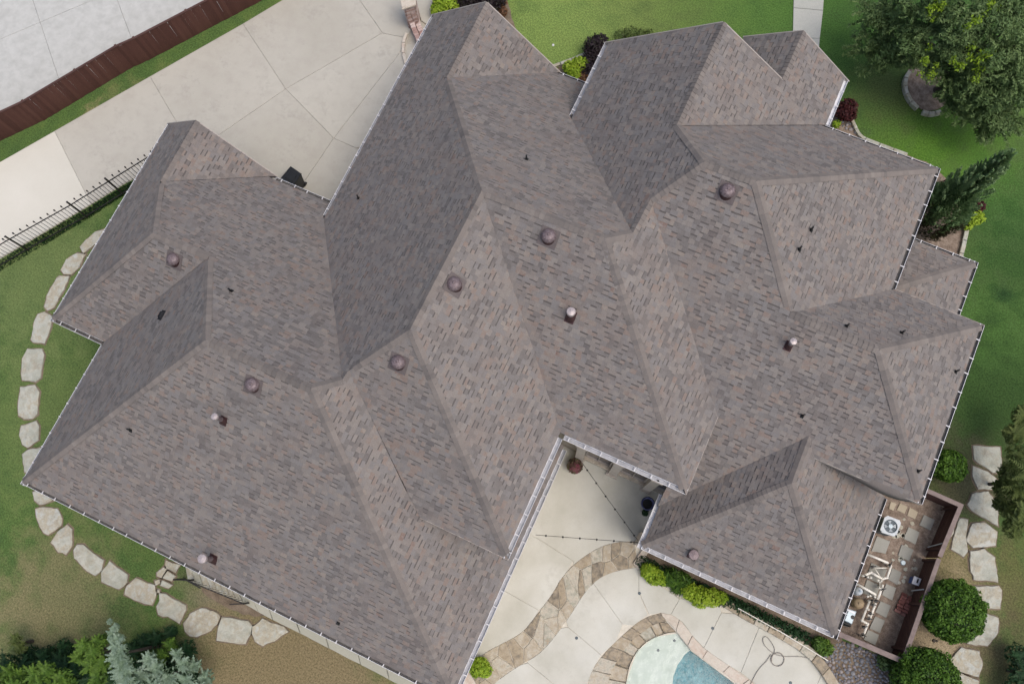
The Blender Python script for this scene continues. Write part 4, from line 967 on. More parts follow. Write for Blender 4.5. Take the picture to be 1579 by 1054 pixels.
# equipment yard fence with weathered top rail
ef = thing('yard_fence', (0, 0, 0), 'low brown board fence with a pale top rail around the pool equipment', 'fence')
EH = 1.15
EC = [Vector(at(*p, EH)[:2]) for p in ((1428, 755), (1482, 779), (1448, 861), (1393, 1019), (1294, 977))]
ctr = sum(EC, Vector((0, 0))) / 5
MB().prism(ccw([tuple(p) for p in EC] + [tuple(at(1322, 850)[:2]), tuple(at(1360, 700)[:2])]), .001, .01).build('equipment_yard', m_mulch, kind='structure', label='brown dirt floor of the fenced equipment yard')
for i in range(len(EC) - 1):
    a, b = EC[i], EC[i + 1]; L = (b - a).length; d = (b - a) / L; nr = Vector((-d.y, d.x)); nr = nr if nr.dot(ctr - a) > 0 else -nr
    w = .15 if i != 3 else .17
    aa = a - d * (w / 2 if i else 0); bb = b + d * (w / 2 if i < 3 else 0)
    if i % 2: aa, bb = a + d * w / 2, b - d * w / 2 * (1 if i < 3 else 0)
    if i == 2: aa = a - d * .0
    MB().bar((*aa, EH - .02 + .002 * i), (*bb, EH - .02 + .002 * i), w, .04).build('top_rail', m_rail, ef)
    for k in range(7):
        z = .10 + k * .15
        MB().bar((*(a + d * .05), z), (*(b - d * .05), z), .024, .135).build('board', m_woodin, ef)
    for k in range(int(L / 1.6) + 1):
        c = a + nr * .055 + d * min(L - .1, .08 + k * 1.6); MB().box((c.x, c.y, (EH - .05) / 2), (.085, .085, EH - .05), math.atan2(d.y, d.x)).build('post', m_woodin, ef)
for (tx, ty), (gx, gy) in (((1475, 779), (1452, 786)), ((1454, 837), (1431, 843)), ((1424, 908), (1406, 910))):
    p, q = at(tx, ty, .95), at(gx, gy, .12); MB().tube([p, q], .022, 8).build('brace', m_acgrey if ty > 800 else m_woodin, ef)

# ------------------------------------------------------------------ equipment yard contents
AX = math.atan2(-(at(1378, 1000) - at(1360, 1050)).x, 1) if False else 0.0
yard = setting('yard_paving', 'square pavers and pads on the equipment yard floor')
for P, mt in [([(1373, 773), (1382, 776), (1377, 787), (1370, 784)], m_paverb), ([(1387, 775), (1399, 781), (1394, 792), (1382, 786)], m_paverb), ([(1402, 782), (1415, 789), (1410, 800), (1398, 794)], m_paverb), ([(1424, 793), (1441, 801), (1434, 817), (1417, 809)], m_paver),
 ([(1400, 812), (1417, 820), (1411, 839), (1393, 830)], m_paver), ([(1390, 839), (1408, 847), (1401, 865), (1384, 856)], m_paver), ([(1375, 875), (1390, 882), (1383, 901), (1369, 893)], m_paver), ([(1366, 899), (1381, 906), (1375, 925), (1359, 916)], m_paver),
 ([(1357, 926), (1373, 933), (1366, 952), (1349, 943)], m_paver), ([(1349, 949), (1364, 956), (1356, 975), (1340, 968)], m_paver), ([(1338, 970), (1355, 978), (1349, 994), (1331, 985)], m_paver), ([(1352, 826), (1372, 834), (1365, 853), (1343, 849)], m_paver), ([(1343, 867), (1368, 878), (1358, 900), (1335, 890)], m_paver), ([(1336, 893), (1357, 902), (1350, 922), (1330, 914)], m_paver)]:
    MB().prism(smooth_loop(ccw(xy(P)), 1) if False else rough(ccw(xy(P)), .006, .15), .0, .05, .008).build('paver', mt, yard)
for _ in range(26):
    px, py = random.uniform(1376, 1412), random.uniform(800, 905); c = at(px, py); r = random.uniform(.05, .12)
    if (px - 1376) * .35 > py - 780: continue
    MB().prism([(c.x + r * math.cos(a) * random.uniform(.7, 1.1), c.y + r * math.sin(a) * random.uniform(.7, 1.1)) for a in (0, 1, 2, 3.1, 4.2, 5.2)], 0, .02, .004).build('stone_chip', m_limestone, yard)

def seg_on(px, py, z): return at(px, py, z)
ac = thing('air_conditioner', at(1380, 817), 'grey air-conditioning condenser with round fan grille in the equipment yard', 'air conditioner')
def local(o, m, name, mats, parent, **k):
    """build a mesh given in world coordinates as a child of an empty at o"""
    m.v = [tuple(Vector(q) - o.location) for q in m.v]; return m.build(name, mats, parent, **k)
zc = .74; C4 = ccw([tuple(at(*p, zc)[:2]) for p in ((1366, 794), (1390, 803), (1381, 827), (1357, 819))])
C4s = smooth_loop(inset(C4, -.02), 1)
C4s = [tuple(Vector(C4s[i]).lerp(Vector(min(C4, key=lambda q: math.dist(q, C4s[i]))), .45)) for i in range(len(C4s))]
local(ac, MB().prism(inset(C4s, .03), .05, zc - .06), 'casing', m_dkgrey, ac)
tp = MB(); cc = sum((Vector(p) for p in C4), Vector((0, 0))) / 4
ring = [(cc.x + .235 * math.cos(a * math.pi / 14), cc.y + .235 * math.sin(a * math.pi / 14)) for a in range(28)]
tp.prism(C4s, zc - .06, zc, .02, holes=[]) if False else tp.prism(C4s, zc - .06, zc, 0, holes=[ring])
local(ac, tp, 'top_panel', m_acgrey, ac)
gr = MB().lathe((cc.x, cc.y, zc - .09), [(.0, 0), (.22, 0)], 24)
local(ac, gr, 'fan_well', m_dkgrey, ac)
fb = MB()
for k in range(4):
    a = k * math.pi / 2 + .4; fb.add([(cc.x + .04 * math.cos(a), cc.y + .04 * math.sin(a), zc - .05), (cc.x + .2 * math.cos(a - .3), cc.y + .2 * math.sin(a - .3), zc - .06), (cc.x + .2 * math.cos(a + .35), cc.y + .2 * math.sin(a + .35), zc - .03)], [(0, 1, 2)])
local(ac, fb, 'fan_blade', m_acgrey, ac)
g2 = MB()
for rr in (.06, .10, .14, .18, .22):
    g2.tube([(cc.x + rr * math.cos(a * math.pi / 10), cc.y + rr * math.sin(a * math.pi / 10), zc + .005) for a in range(21)], .004, 4, cap=False)
g2.lathe((cc.x, cc.y, zc), [(.075, 0), (.075, .012), (0, .014)], 16)
local(ac, g2, 'grille', m_paleblue, ac)

pv = thing('pool_plumbing', at(1350, 910), 'white plastic pool pipes with elbows and black valves beside the pavers', 'pipes')
def pipe(pts, z=.42, r=.042):
    P = [at(px, py, z) for px, py in pts]; m = MB()
    for i in range(len(P) - 1): m.tube([P[i], P[i + 1]], r, 10)
    for p in P[1:-1]: m.lathe((p.x, p.y, p.z), [(0, -r * 1.25), (r * 1.1, -r * .8), (r * 1.3, 0), (r * 1.1, r * .8), (0, r * 1.25)], 10)
    for p in (P[0], P[-1]): m.tube([p, (p.x, p.y, .02)], r * .95, 8)
    return local(pv, m, 'pipe', m_pvc, pv, smooth=True)
pipe([(1340, 855), (1369, 867)], .5); pipe([(1374, 872), (1368, 890), (1361, 892), (1343, 882), (1332, 887)], .4); pipe([(1324, 901), (1350, 916)], .48)
pipe([(1361, 903), (1354, 922)], .38); pipe([(1350, 930), (1341, 954)], .38); pipe([(1341, 926), (1329, 956), (1338, 961), (1331, 980)], .35)
pipe([(1348, 875), (1368, 875)], .3, .02); pipe([(1349, 876), (1356, 886), (1357, 905)], .34, .015)
def valve(px, py, z=.42, r=.07):
    c = at(px, py, z); m = MB().lathe((c.x, c.y, c.z), [(0, -.08), (r, -.06), (r, .05), (r * .6, .08), (0, .09)], 10)
    a = random.uniform(0, 3); m.bar((c.x - .1 * math.cos(a), c.y - .1 * math.sin(a), c.z + .09), (c.x + .1 * math.cos(a), c.y + .1 * math.sin(a), c.z + .09), .03, .025)
    local(pv, m, 'valve', m_black, pv)
for px, py in ((1361, 908), (1351, 926), (1345, 925), (1345, 932), (1372, 870), (1345, 873), (1335, 889), (1340, 953), (1331, 978), (1332, 966), (1342, 945)): valve(px, py, random.uniform(.3, .5), random.uniform(.035, .055))
for px, py in ((1343, 890), (1338, 889), (1354, 894), (1359, 895), (1361, 902), (1356, 906), (1338, 919), (1342, 918), (1339, 939), (1336, 937), (1339, 948), (1349, 920)):
    c = at(px, py, .45); local(pv, MB().lathe((c.x, c.y, c.z), [(0, -.05), (.035, -.04), (.038, .03), (0, .05)], 10), 'fitting', m_pvc, pv, smooth=True)
def tank(px, py, r, h, name, label, mt, cat, lid=None):
    c = at(px, py, h); t = thing(name, (c.x, c.y, 0), label, cat)
    MB().lathe((0, 0, 0), [(r * .8, .02), (r, .12), (r, h * .75), (r * .85, h * .92), (r * .4, h), (0, h + .01)], 24).build('shell', mt, t, smooth=True)
    MB().lathe((0, 0, 0), [(r * 1.04, h * .5), (r * 1.06, h * .53), (r * 1.04, h * .56)], 24).lathe((0, 0, h), [(r * .3, -.02), (r * .3, .04), (0, .06)], 12).build('clamp', lid or m_dkgrey, t)
    return t
tank(1326, 911, .14, .6, 'pool_filter', 'round grey filter canister close under the gutter', m_acgrey, 'pool filter', m_paleblue)
tank(1326, 930, .19, .5, 'sand_filter', 'squat tan filter tank between the pipes and the gutter', m_tan, 'pool filter', m_tan)
ht = thing('pool_heater', at(1314, 950), 'pale blue box heater with a dark oval vent below the gutter', 'heater')
h4 = ccw([tuple(at(*p, .7)[:2]) for p in ((1309, 938), (1321, 942), (1314, 962), (1302, 956))])
local(ht, MB().prism(h4, .03, .7, .02), 'cabinet', m_paleblue, ht)
hc_ = at(1315, 951, .71); local(ht, MB().lathe((hc_.x, hc_.y, hc_.z - .01), [(.07, 0), (.06, .015), (0, .016)], 14), 'vent', m_black, ht)
hx = at(1312, 942, .71); local(ht, MB().box((hx.x, hx.y, .715), (.26, .05, .02), -.05), 'control_panel', m_white, ht)
h5 = at(1306, 961, .35); p5 = thing('pump_motor', (h5.x, h5.y, 0), 'dark pump motor at the foot of the pale blue heater', 'pump')
MB().tube([(-.16, 0, .22), (.16, .03, .22)], .09, 12).build('motor', m_black, p5); MB().box((0, 0, .07), (.26, .16, .12)).build('foot', m_dkgrey, p5)
bn = thing('storage_bin', at(1413, 898), 'white-lidded blue plastic bin standing by the yard fence', 'bin')
b4 = ccw([tuple(at(*p, .42)[:2]) for p in ((1410, 887), (1421, 892), (1417, 903), (1406, 899))])
local(bn, MB().prism(inset(b4, .03), .01, .38), 'body', m_bluebox, bn); local(bn, MB().prism(b4, .38, .43, .015), 'lid', m_white, bn)
bh = at(1415, 895, .44); local(bn, MB().box((bh.x, bh.y, .437), (.05, .15, .02), .0), 'handle', m_black, bn)
dl = at(1393, 867, .06); dlo = MB().lathe((0, 0, 0), [(.09, 0), (.09, .05), (.07, .065), (0, .066)], 16).build('valve_lid', m_paleblue, None, label='small round pale blue lid among the yard pavers', cat='lid'); dlo.location = (dl.x, dl.y, 0)
# stack of bricks
bs_ = thing('brick_stack', at(1399, 934), 'untidy stack of reddish bricks in the equipment yard', 'brick stack')
bp0 = None; va = at(1409, 915) - at(1394, 952); ang = math.atan2(va.y, va.x); da, db = Vector((math.cos(ang), math.sin(ang))), Vector((-math.sin(ang), math.cos(ang)))
for lay in range(3):
    for i in range(7 - lay):
        for j in range(3 if lay < 2 else 2):
            if lay == 2 and i in (0, 5): continue
            if lay == 1 and i == 0 and j == 1: continue
            if bp0 is None: bp0 = MB().prism([(-.045, -.10), (.045, -.10), (.045, .10), (-.045, .10)], 0, .062, .005).build('brick', m_brickr if 'm_brickr' in globals() else m_brick, bs_); q = bp0
            else: q = bp0.copy(); COL.objects.link(q)
            off = da * ((i - 3) * .105 + random.uniform(-.012, .012)) + db * ((j - 1) * .225 + random.uniform(-.02, .02) + lay * .03)
            q.location = (off.x, off.y, .005 + lay * .066); q.rotation_euler = (0, 0, ang + random.uniform(-.08, .08))

# river pebbles
PB = xy([(1292, 984), (1330, 1000), (1386, 1022), (1378, 1060), (1360, 1110), (1322, 1130), (1300, 1070), (1282, 1035), (1268, 1012), (1284, 1000)])
pbm = MB(); pts_ = []; bx = [min(p[0] for p in PB), max(p[0] for p in PB), min(p[1] for p in PB), max(p[1] for p in PB)]
ico = [(0, 0, 1)] + [(math.cos(a * math.pi / 3.5) * .85, math.sin(a * math.pi / 3.5) * .85, .5) for a in range(7)] + [(math.cos(a * math.pi / 3.5), math.sin(a * math.pi / 3.5), 0) for a in range(7)]
icf = [(0, 1 + k, 1 + (k + 1) % 7) for k in range(7)] + [(1 + k, 8 + k, 8 + (k + 1) % 7, 1 + (k + 1) % 7) for k in range(7)]
tries = 0
def pebbles(PBP, n, rmin, rmax, m):
    bx = [min(p[0] for p in PBP), max(p[0] for p in PBP), min(p[1] for p in PBP), max(p[1] for p in PBP)]
    P_ = []; 
    for _ in range(n * 25):
        if len(P_) >= n: break
        x, y = random.uniform(bx[0], bx[1]), random.uniform(bx[2], bx[3]); r = random.uniform(rmin, rmax) * (1.25 if random.random() < .2 else 1)
        if not inside((x, y), PBP) or any((x - a) ** 2 + (y - b) ** 2 < ((r + c) * .82) ** 2 for a, b, c in P_): continue
        P_.append((x, y, r)); an = random.uniform(0, 6.3); el = random.uniform(.7, 1.0); ca, sa = math.cos(an), math.sin(an)
        jt = [random.uniform(.88, 1.12) for _ in ico]
        m.add([(x + (vx * r * j * ca - vy * r * el * j * sa), y + (vx * r * j * sa + vy * r * el * j * ca), .01 + vz * r * .55 + .01) for (vx, vy, vz), j in zip(ico, jt)], icf, random.random())
    return m
pebbles(PB, 620, .045, .085, pbm)
pbm.build('river_pebbles', m_pebble, kind='stuff', label='bed of rounded grey river pebbles outside the equipment yard', cat='pebbles', smooth=True)
MB().prism(PB, .001, .012).build('pebble_bed', m_soil, kind='structure')
pb2 = MB(); pebbles(xy([(1296, 178), (1310, 178), (1322, 206), (1300, 200)]), 45, .05, .10, pb2).build('bed_pebbles', m_pebble, kind='stuff', label='few grey pebbles in the side bed by the gutter corner', cat='pebbles', smooth=True)

# stone ledge (window well wall and coping) along the lower left eave
lg = thing('stone_ledge', (0, 0, 0), 'low stone block ledge running below the lower left gutter', 'ledge')
def blk(P, h, mt=m_limestone, nm='stone_block', bev=.015, par=None): MB().prism(rough(ccw(xy(P, h)), .006, .2), .0, h, bev).build(nm, mt, par or lg)
E0 = [(296, 876), (306, 881), (316, 886), (327, 892), (337, 897), (347, 902), (357, 907), (366, 912), (376, 917), (400, 929), (424, 941), (466, 962), (512, 985), (562, 1010), (606, 1032), (650, 1055), (700, 1082)]
E1 = [(289, 893), (301, 899), (314, 905), (326, 910), (337, 914), (348, 919), (357, 923), (366, 927), (376, 930), (398, 943), (420, 955), (463, 976), (507, 999), (556, 1024), (600, 1047), (644, 1070), (690, 1096)]
for i in range(len(E0) - 1):
    f = .012; a0, a1, b0, b1 = E0[i], E0[i + 1], E1[i], E1[i + 1]
    P = [(a0[0] + (a1[0] - a0[0]) * f - 12, a0[1] + (a1[1] - a0[1]) * f - 10), (a0[0] + (a1[0] - a0[0]) * (1 - f * .5) - 12, a0[1] + (a1[1] - a0[1]) * (1 - f * .5) - 10), (b0[0] + (b1[0] - b0[0]) * (1 - f * .5), b0[1] + (b1[1] - b0[1]) * (1 - f * .5)), (b0[0] + (b1[0] - b0[0]) * f, b0[1] + (b1[1] - b0[1]) * f)]
    blk(P, .42 + (0 if i >= 8 else random.uniform(-.02, .03)), m_limestone if i < 8 else m_ledgec)
rl = thing('iron_railing', (0, 0, 0), 'small black iron railing and gate against the stone ledge', 'railing')
RT = [((268, 893), 1.0), ((288, 894), 1.0), ((375, 930), 1.0)]
P = [at(*p, z) for p, z in RT]
for i in range(2):
    a, b = P[i], P[i + 1]; n = int((b - a).length / .13)
    for dz in (0, -.75): MB().bar(a + Vector((0, 0, dz)), b + Vector((0, 0, dz)), .035).build('rail', m_iron, rl)
    pk_ = None
    for k in range(n + 1):
        c = a.lerp(b, k / n)
        if pk_ is None: pk_ = MB().bar((0, 0, .1), (0, 0, .98), .014).build('picket', m_iron, rl); q = pk_
        else: q = pk_.copy(); COL.objects.link(q)
        q.location = (c.x, c.y, 0)
for a in P: MB().box((a.x, a.y, .51), (.05, .05, 1.02)).build('post', m_iron, rl)
a, b = P[2], at(354, 931, .95); MB().bar(a, b, .04).build('rail', m_iron, rl)
a, b = P[1], at(309, 906, .6); MB().bar(a, b, .04).build('rail', m_iron, rl)

# planter curb beside the covered patio
pc = thing('planter_curb', (0, 0, 0), 'low irregular stone curb between the patio and the wall planting', 'curb')
C0 = smooth_line([(1112, 920), (1138, 934), (1170, 952), (1205, 968), (1236, 986), (1262, 1008), (1282, 1036), (1306, 1078)], 1); C1 = smooth_line([(1110, 932), (1134, 947), (1166, 965), (1200, 983), (1230, 1001), (1252, 1020), (1270, 1046), (1294, 1088)], 1)
crazy(C0, C1, .55, pc, m_flag, z1=.22, rows=1, gap=.008, name='curb_stone', jit=.25, bev=.02)
MB().tube([at(1138, 937, .3), at(1205, 974, .3), at(1277, 1018, .3)], .018, 8).build('drip_line', m_pvc, None, label='thin white drip pipe lying along the planter curb', cat='pipe')
# curved bed curbs
def curb(name, label, pts, w, h, mt, n=6):
    t = thing(name, (0, 0, 0), label, 'curb'); L = smooth_line(xy(pts, h), 2)
    L2, tot = resample(L, n * 4)
    for k in range(n):
        seg = L2[k * 4:k * 4 + 5]; o1, o2 = [], []
        for i, p in enumerate(seg):
            a = seg[max(0, i - 1)]; b = seg[min(len(seg) - 1, i + 1)]; dx, dy = b[0] - a[0], b[1] - a[1]; l = math.hypot(dx, dy) or 1; nx, ny = -dy / l * w / 2, dx / l * w / 2
            if i == 0: p = (p[0] + dx / l * .012, p[1] + dy / l * .012)
            if i == 4: p = (p[0] - dx / l * .012, p[1] - dy / l * .012)
            o1.append((p[0] + nx, p[1] + ny)); o2.append((p[0] - nx, p[1] - ny))
        MB().prism(ccw(o1 + o2[::-1]), 0, h, .015).build('curb_stone', mt, t)
    return t
curb('court_curb', 'curved pale curb at the entry court beside the long left slope', [(627, 50), (622, 62), (621, 78), (625, 96), (632, 112)], .13, .16, m_coping, 4)
curb('bed_curb', 'pale curved curb edging the small bed between the two wings', [(846, 104), (868, 96), (893, 87), (916, 74), (930, 62)], .13, .14, m_limestone, 5)
curb('side_curb', 'cream curb at the corner bed with burgundy shrub', [(1312, 179), (1318, 192), (1326, 209), (1340, 216), (1400, 238)], .13, .14, m_limestone, 5)
curb('lower_side_curb', 'straight cream curb below the lime shrub by the cypress', [(1492, 350), (1489, 366), (1483, 392), (1478, 410)], .16, .16, m_limestone, 3)
curb('tree_ring', 'broken ring of pale edging stones round the shade tree', [(1404, 109), (1396, 121), (1397, 139), (1405, 155), (1416, 166)], .16, .2, m_limestone, 5)
curb('tree_ring', 'short lower arc of pale edging stones below the shade tree', [(1423, 171), (1432, 174), (1442, 174), (1452, 171)], .16, .2, m_limestone, 3)

# brick gate pier and curved brick steps at the entry court
gp = thing('brick_pier', (0, 0, 0), 'square pale pink brick gate pier at the top of the picture', 'pier')
g4 = ccw(xy([(612, -8), (638, -20), (650, 8), (626, 30)], 1.2)); g4 = ccw(xy([(616, -14), (640, -12), (640, 8), (622, 14)], 1.5))
def brickwall(par, P, h, course=.075, bl=.21, th=.1, mt=m_brick):
    """bricks laid along the outline P (closed) up to height h"""
    for k in range(int(h / course)):
        z = k * course
        for i in range(len(P)):
            a, b = Vector(P[i]), Vector(P[(i + 1) % len(P)]); L = (b - a).length; d = (b - a) / L; n = max(1, round(L / bl)); off = (k % 2) * .5
            for j in range(n):
                c = a + d * ((j + .5) * L / n); key = round(L / n, 3)
                if (mt.name, key) not in BR:
                    q = MB().prism([(-L / n / 2 + .006, -th / 2), (L / n / 2 - .006, -th / 2), (L / n / 2 - .006, th / 2), (-L / n / 2 + .006, th / 2)], 0, course - .01, .003).build('brick', mt, par); BR[(mt.name, key)] = q
                else: q = BR[(mt.name, key)].copy(); COL.objects.link(q); q.parent = par
                q.location = (c.x, c.y, z); q.rotation_euler = (0, 0, math.atan2(d.y, d.x))
BR = {}
MB().prism(inset(g4, .07), 0, 1.46).build('pier_core', m_mortar, gp)
brickwall(gp, inset(g4, .06), 1.42); MB().prism(inset(g4, -.05), 1.5, 1.58, .02).build('pier_cap', m_coping, gp)
bw = thing('brick_steps', (0, 0, 0), 'curved pink brick steps beside the gate pier', 'steps')
for off, h in ((0, .45), (9, .3)):
    L2, tot = resample(smooth_line(xy([(633 + off, 26 + off * .3), (636 + off, 38), (641 + off, 50), (648 + off, 66)], h), 2), 10)
    for z in range(int(h / .075)):
        for i in range(10):
            a, b = Vector(L2[i]), Vector(L2[i + 1]); c = (a + b) / 2; d = b - a
            key = ('s', off)
            if key not in BR: q = MB().prism([(-d.length / 2 + .005, -.10), (d.length / 2 - .005, -.10), (d.length / 2 - .005, .10), (-d.length / 2 + .005, .10)], 0, .066, .003).build('brick', m_brick, bw); BR[key] = q
            else: q = BR[key].copy(); COL.objects.link(q); q.parent = bw
            q.location = (c.x, c.y, z * .075); q.rotation_euler = (0, 0, math.atan2(d.y, d.x))
slab(wk, [(640, -60), (672, -60), (668, 12), (664, 40), (650, 30), (644, 8)], .07, m_conc, .008, 'landing_slab') if False else None
slab(drive, [(641, -60), (690, -60), (676, 20), (668, 46), (650, 34), (643, 12)], .09, m_conc, .008, 'landing_slab')

# ------------------------------------------------------------------ small things
tc = thing('trash_can', at(461, 290), 'black wheeled rubbish bin standing against the eave of the left wing', 'bin')
zt = 1.02; T4 = ccw([tuple(at(*p, zt)[:2]) for p in ((448, 257), (464, 268), (452, 286), (433, 275))]); tcx = sum((Vector(p) for p in T4), Vector((0, 0))) / 4
B4 = [tuple(tcx + (Vector(p) - tcx) * .78) for p in T4]
m = MB(); m.v = [(p[0], p[1], .06) for p in B4] + [(p[0], p[1], zt - .05) for p in T4]; m.f = [[0, 3, 2, 1], [4, 5, 6, 7]] + [[i, (i + 1) % 4, (i + 1) % 4 + 4, i + 4] for i in range(4)]; m.t = [.5] * 6; m.m = [0] * 6
local(tc, m, 'body', m_black, tc); local(tc, MB().prism(inset(T4, -.02), zt - .045, zt + .01, .02), 'lid', m_black, tc)
I4 = inset(T4, .10); local(tc, MB().prism(I4, zt + .01, zt + .03, .012), 'lid_panel', m_black, tc)
a, b = Vector((*T4[0], zt)), Vector((*T4[1], zt)); local(tc, MB().tube([a, b], .02, 8), 'handle', m_dkgrey, tc)
for p in (B4[2], B4[3]): local(tc, MB().tube([(p[0] - .03, p[1], .1), (p[0] + .03, p[1], .1)], .1, 12), 'wheel', m_black, tc)

# foliage helper ---------------------------------------------------
def leaves(m, c, rad, n, size, surf=.55, tone=(0, 1), asp=2.0, up=.3, shape=None, zmin=.02):
    """n leaf quads in an ellipsoid; surf pushes them outwards"""
    for _ in range(n):
        while True:
            d = Vector((random.gauss(0, 1), random.gauss(0, 1), random.gauss(0, 1)))
            if d.length > .1: break
        d.normalize(); r = surf + (1 - surf) * random.random() ** .5; r *= random.uniform(.92, 1.05)
        p = Vector((c[0] + d.x * rad[0] * r, c[1] + d.y * rad[1] * r, c[2] + d.z * rad[2] * r))
        if p.z < zmin: continue
        nn = (d + Vector((random.gauss(0, .6), random.gauss(0, .6), random.gauss(0, .6) + up))).normalized()
        x = nn.cross(Vector((random.gauss(0, 1), random.gauss(0, 1), random.gauss(0, 1)))); 
        if x.length < 1e-3: continue
        x.normalize(); y = nn.cross(x); s = size * random.uniform(.6, 1.35); x *= s * asp / 2; y *= s / 2
        b = len(m.v); m.v += [tuple(p - x), tuple(p + y), tuple(p + x), tuple(p - y)]; m.f.append([b, b + 1, b + 2, b + 3])
        m.t.append(min(1, max(0, tone[0] + (tone[1] - tone[0]) * random.random()))); m.m.append(0)
    return m
def shrub(name, label, cat, blobs, mt, size=.07, group=None, asp=1.8, stem=True, surf=.5, core=None):
    """blobs: (px, py, z, radius_xy, radius_z, count, (tone0, tone1))"""
    P = [at(b[0], b[1], b[2]) for b in blobs]; c = sum(P, Vector()) / len(P)
    t = thing(name, (c.x, c.y, 0), label, cat, group)
    m = MB()
    for p, b in zip(P, blobs): leaves(m, p - t.location, (b[3], b[3], b[4]), b[5], size, surf, b[6] if len(b) > 6 else (0, 1), asp)
    m.build('foliage', mt, t)
    if stem:
        s_ = MB()
        for p in P[:6]:
            q = p - t.location; s_.tube([(0, 0, 0), (q.x * .7, q.y * .7, q.z * .5), (q.x, q.y, q.z)], [.03, .02, .01], 6)
        s_.build('stem', m_bark, t)
    if core:
        s_ = MB()
        for p, b in zip(P, blobs):
            q = p - t.location; r = b[3] * .82; s_.lathe((q.x, q.y, q.z), [(r * math.sin(a * math.pi / 8) + .001, -b[4] * .82 * math.cos(a * math.pi / 8)) for a in range(9)], 14)
        s_.build('inner_twigs', core, t)
    return t
def boxwood(px, py, rpx, z, label, n):
    c = at(px, py, z); r = rpx / FPX * (HC - z); t = thing('boxwood', (c.x, c.y, 0), label, 'shrub', 'clipped round boxwoods on the right side')
    m = MB(); leaves(m, (0, 0, z), (r, r, z * .98), n, .06, .90, (.0, 1), 1.6, .1)
    # lumpy clipped surface with lighter new growth
    for _ in range(60):
        d = Vector((random.gauss(0, 1), random.gauss(0, 1), abs(random.gauss(0, 1)))).normalized(); k_ = random.uniform(.84, 1.0); q = (d.x * r * k_, d.y * r * k_, z + d.z * z * k_); w_ = r * random.uniform(.10, .24)
        leaves(m, q, (w_, w_, w_ * .8), int(n / 90), .055, .5, (.35, 1), 1.6, .3)
    m.build('foliage', l_box, t)
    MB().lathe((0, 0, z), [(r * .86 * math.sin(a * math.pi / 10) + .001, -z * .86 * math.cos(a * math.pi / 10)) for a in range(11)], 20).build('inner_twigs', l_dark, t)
    MB().tube([(0, 0, 0), (0, 0, z)], .06, 8).build('stem', m_bark, t)
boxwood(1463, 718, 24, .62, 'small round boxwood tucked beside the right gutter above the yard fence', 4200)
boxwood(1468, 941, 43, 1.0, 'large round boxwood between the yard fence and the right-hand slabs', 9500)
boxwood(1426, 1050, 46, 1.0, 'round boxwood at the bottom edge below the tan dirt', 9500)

shrub('lime_shrub', 'lime green shrub at the patio corner of the covered roof', 'shrub', [(1000, 880, .35, .30, .35, 800, (.2, 1)), (1010, 888, .3, .34, .3, 700, (.1, .9)), (1022, 893, .25, .25, .25, 400, (0, .7))], l_lime, .06)
shrub('lime_shrub', 'wide yellow-green shrub halfway along the covered patio gutter', 'shrub', [(1064, 912, .35, .32, .32, 700, (.3, 1)), (1080, 920, .35, .40, .35, 1000, (.4, 1)), (1098, 921, .3, .34, .3, 700, (.3, 1)), (1112, 921, .3, .25, .25, 400, (.1, .8))], l_lime, .06)
shrub('dark_grass_clump', 'dark strappy grasses between the two lime shrubs', 'grasses', [(1036, 890, .3, .35, .3, 500, (0, 1)), (1052, 897, .3, .35, .3, 500, (0, 1)), (1046, 903, .2, .3, .2, 300, (0, 1))], l_box, .035, asp=9)
wl_ = [(992 + i * 13.5, 868 + i * 6.2, .2, .28, .2, 240, (0, .9)) for i in range(10)]
shrub('groundcover', 'dark low plants tight against the wall behind the lime shrubs', 'plants', wl_, l_ground, .05, stem=False)
gcv = [(1120 + i * 11, 925 + i * 5.3, .16, .26, .15, 260, (0, 1)) for i in range(12)]
shrub('groundcover', 'low dark green planting between the patio curb and the gutter', 'plants', gcv, l_ground, .05, stem=False)
shrub('green_shrub', 'bright green loose shrub at the lower gutter corner by the pebbles', 'shrub', [(1264, 992, .3, .26, .3, 500, (0, .8)), (1272, 998, .3, .28, .3, 500, (.1, 1))], l_green, .055, asp=3)
shrub('yellow_green_shrub', 'yellow-green shrub at the bottom where the long gutter meets the patio', 'shrub', [(740, 1027, .35, .34, .35, 1000, (.1, .85)), (748, 1033, .3, .26, .3, 500, (.1, .8)), (734, 1035, .25, .22, .22, 300, (0, .5))], l_lime, .055)
shrub('lime_shrub', 'bright lime shrub in the small bed between the two roof wings', 'shrub', [(878, 104, .4, .28, .3, 450, (.2, 1)), (893, 99, .4, .34, .3, 600, (.3, 1)), (885, 114, .35, .3, .3, 450, (.1, .8)), (903, 95, .35, .22, .2, 250, (.2, .9))], l_lime, .065)
shrub('purple_shrub', 'dark purple shrub touching the gutter of the top middle wing', 'shrub', [(915, 72, .6, .45, .4, 900, (0, 1)), (924, 66, .6, .40, .4, 700, (0, .7)), (912, 88, .4, .4, .35, 600, (0, .8)), (905, 104, .3, .4, .3, 500, (0, .5))], l_dark, .06)
shrub('rust_shrub', 'small rust-coloured plant behind the lime shrub', 'plant', [(893, 118, .2, .28, .2, 330, (0, 1)), (900, 122, .2, .25, .2, 250, (0, 1))], l_rust, .06)
shrub('lime_shrub', 'bright yellow-green shrub at the top edge beside the brick pier', 'shrub', [(682, 2, .6, .45, .45, 900, (.2, 1)), (694, 8, .6, .40, .4, 700, (.2, 1)), (676, 14, .5, .35, .35, 500, (.1, .8)), (700, -8, .6, .5, .4, 600, (.1, .9))], l_lime, .07)
shrub('purple_shrub', 'dark purple hedge along the top edge behind the gable peak', 'shrub', [(712 + i * 13, -4 + (i % 2) * 4, .6, .48, .45, 900, (0, 1)) for i in range(5)], l_dark, .065)
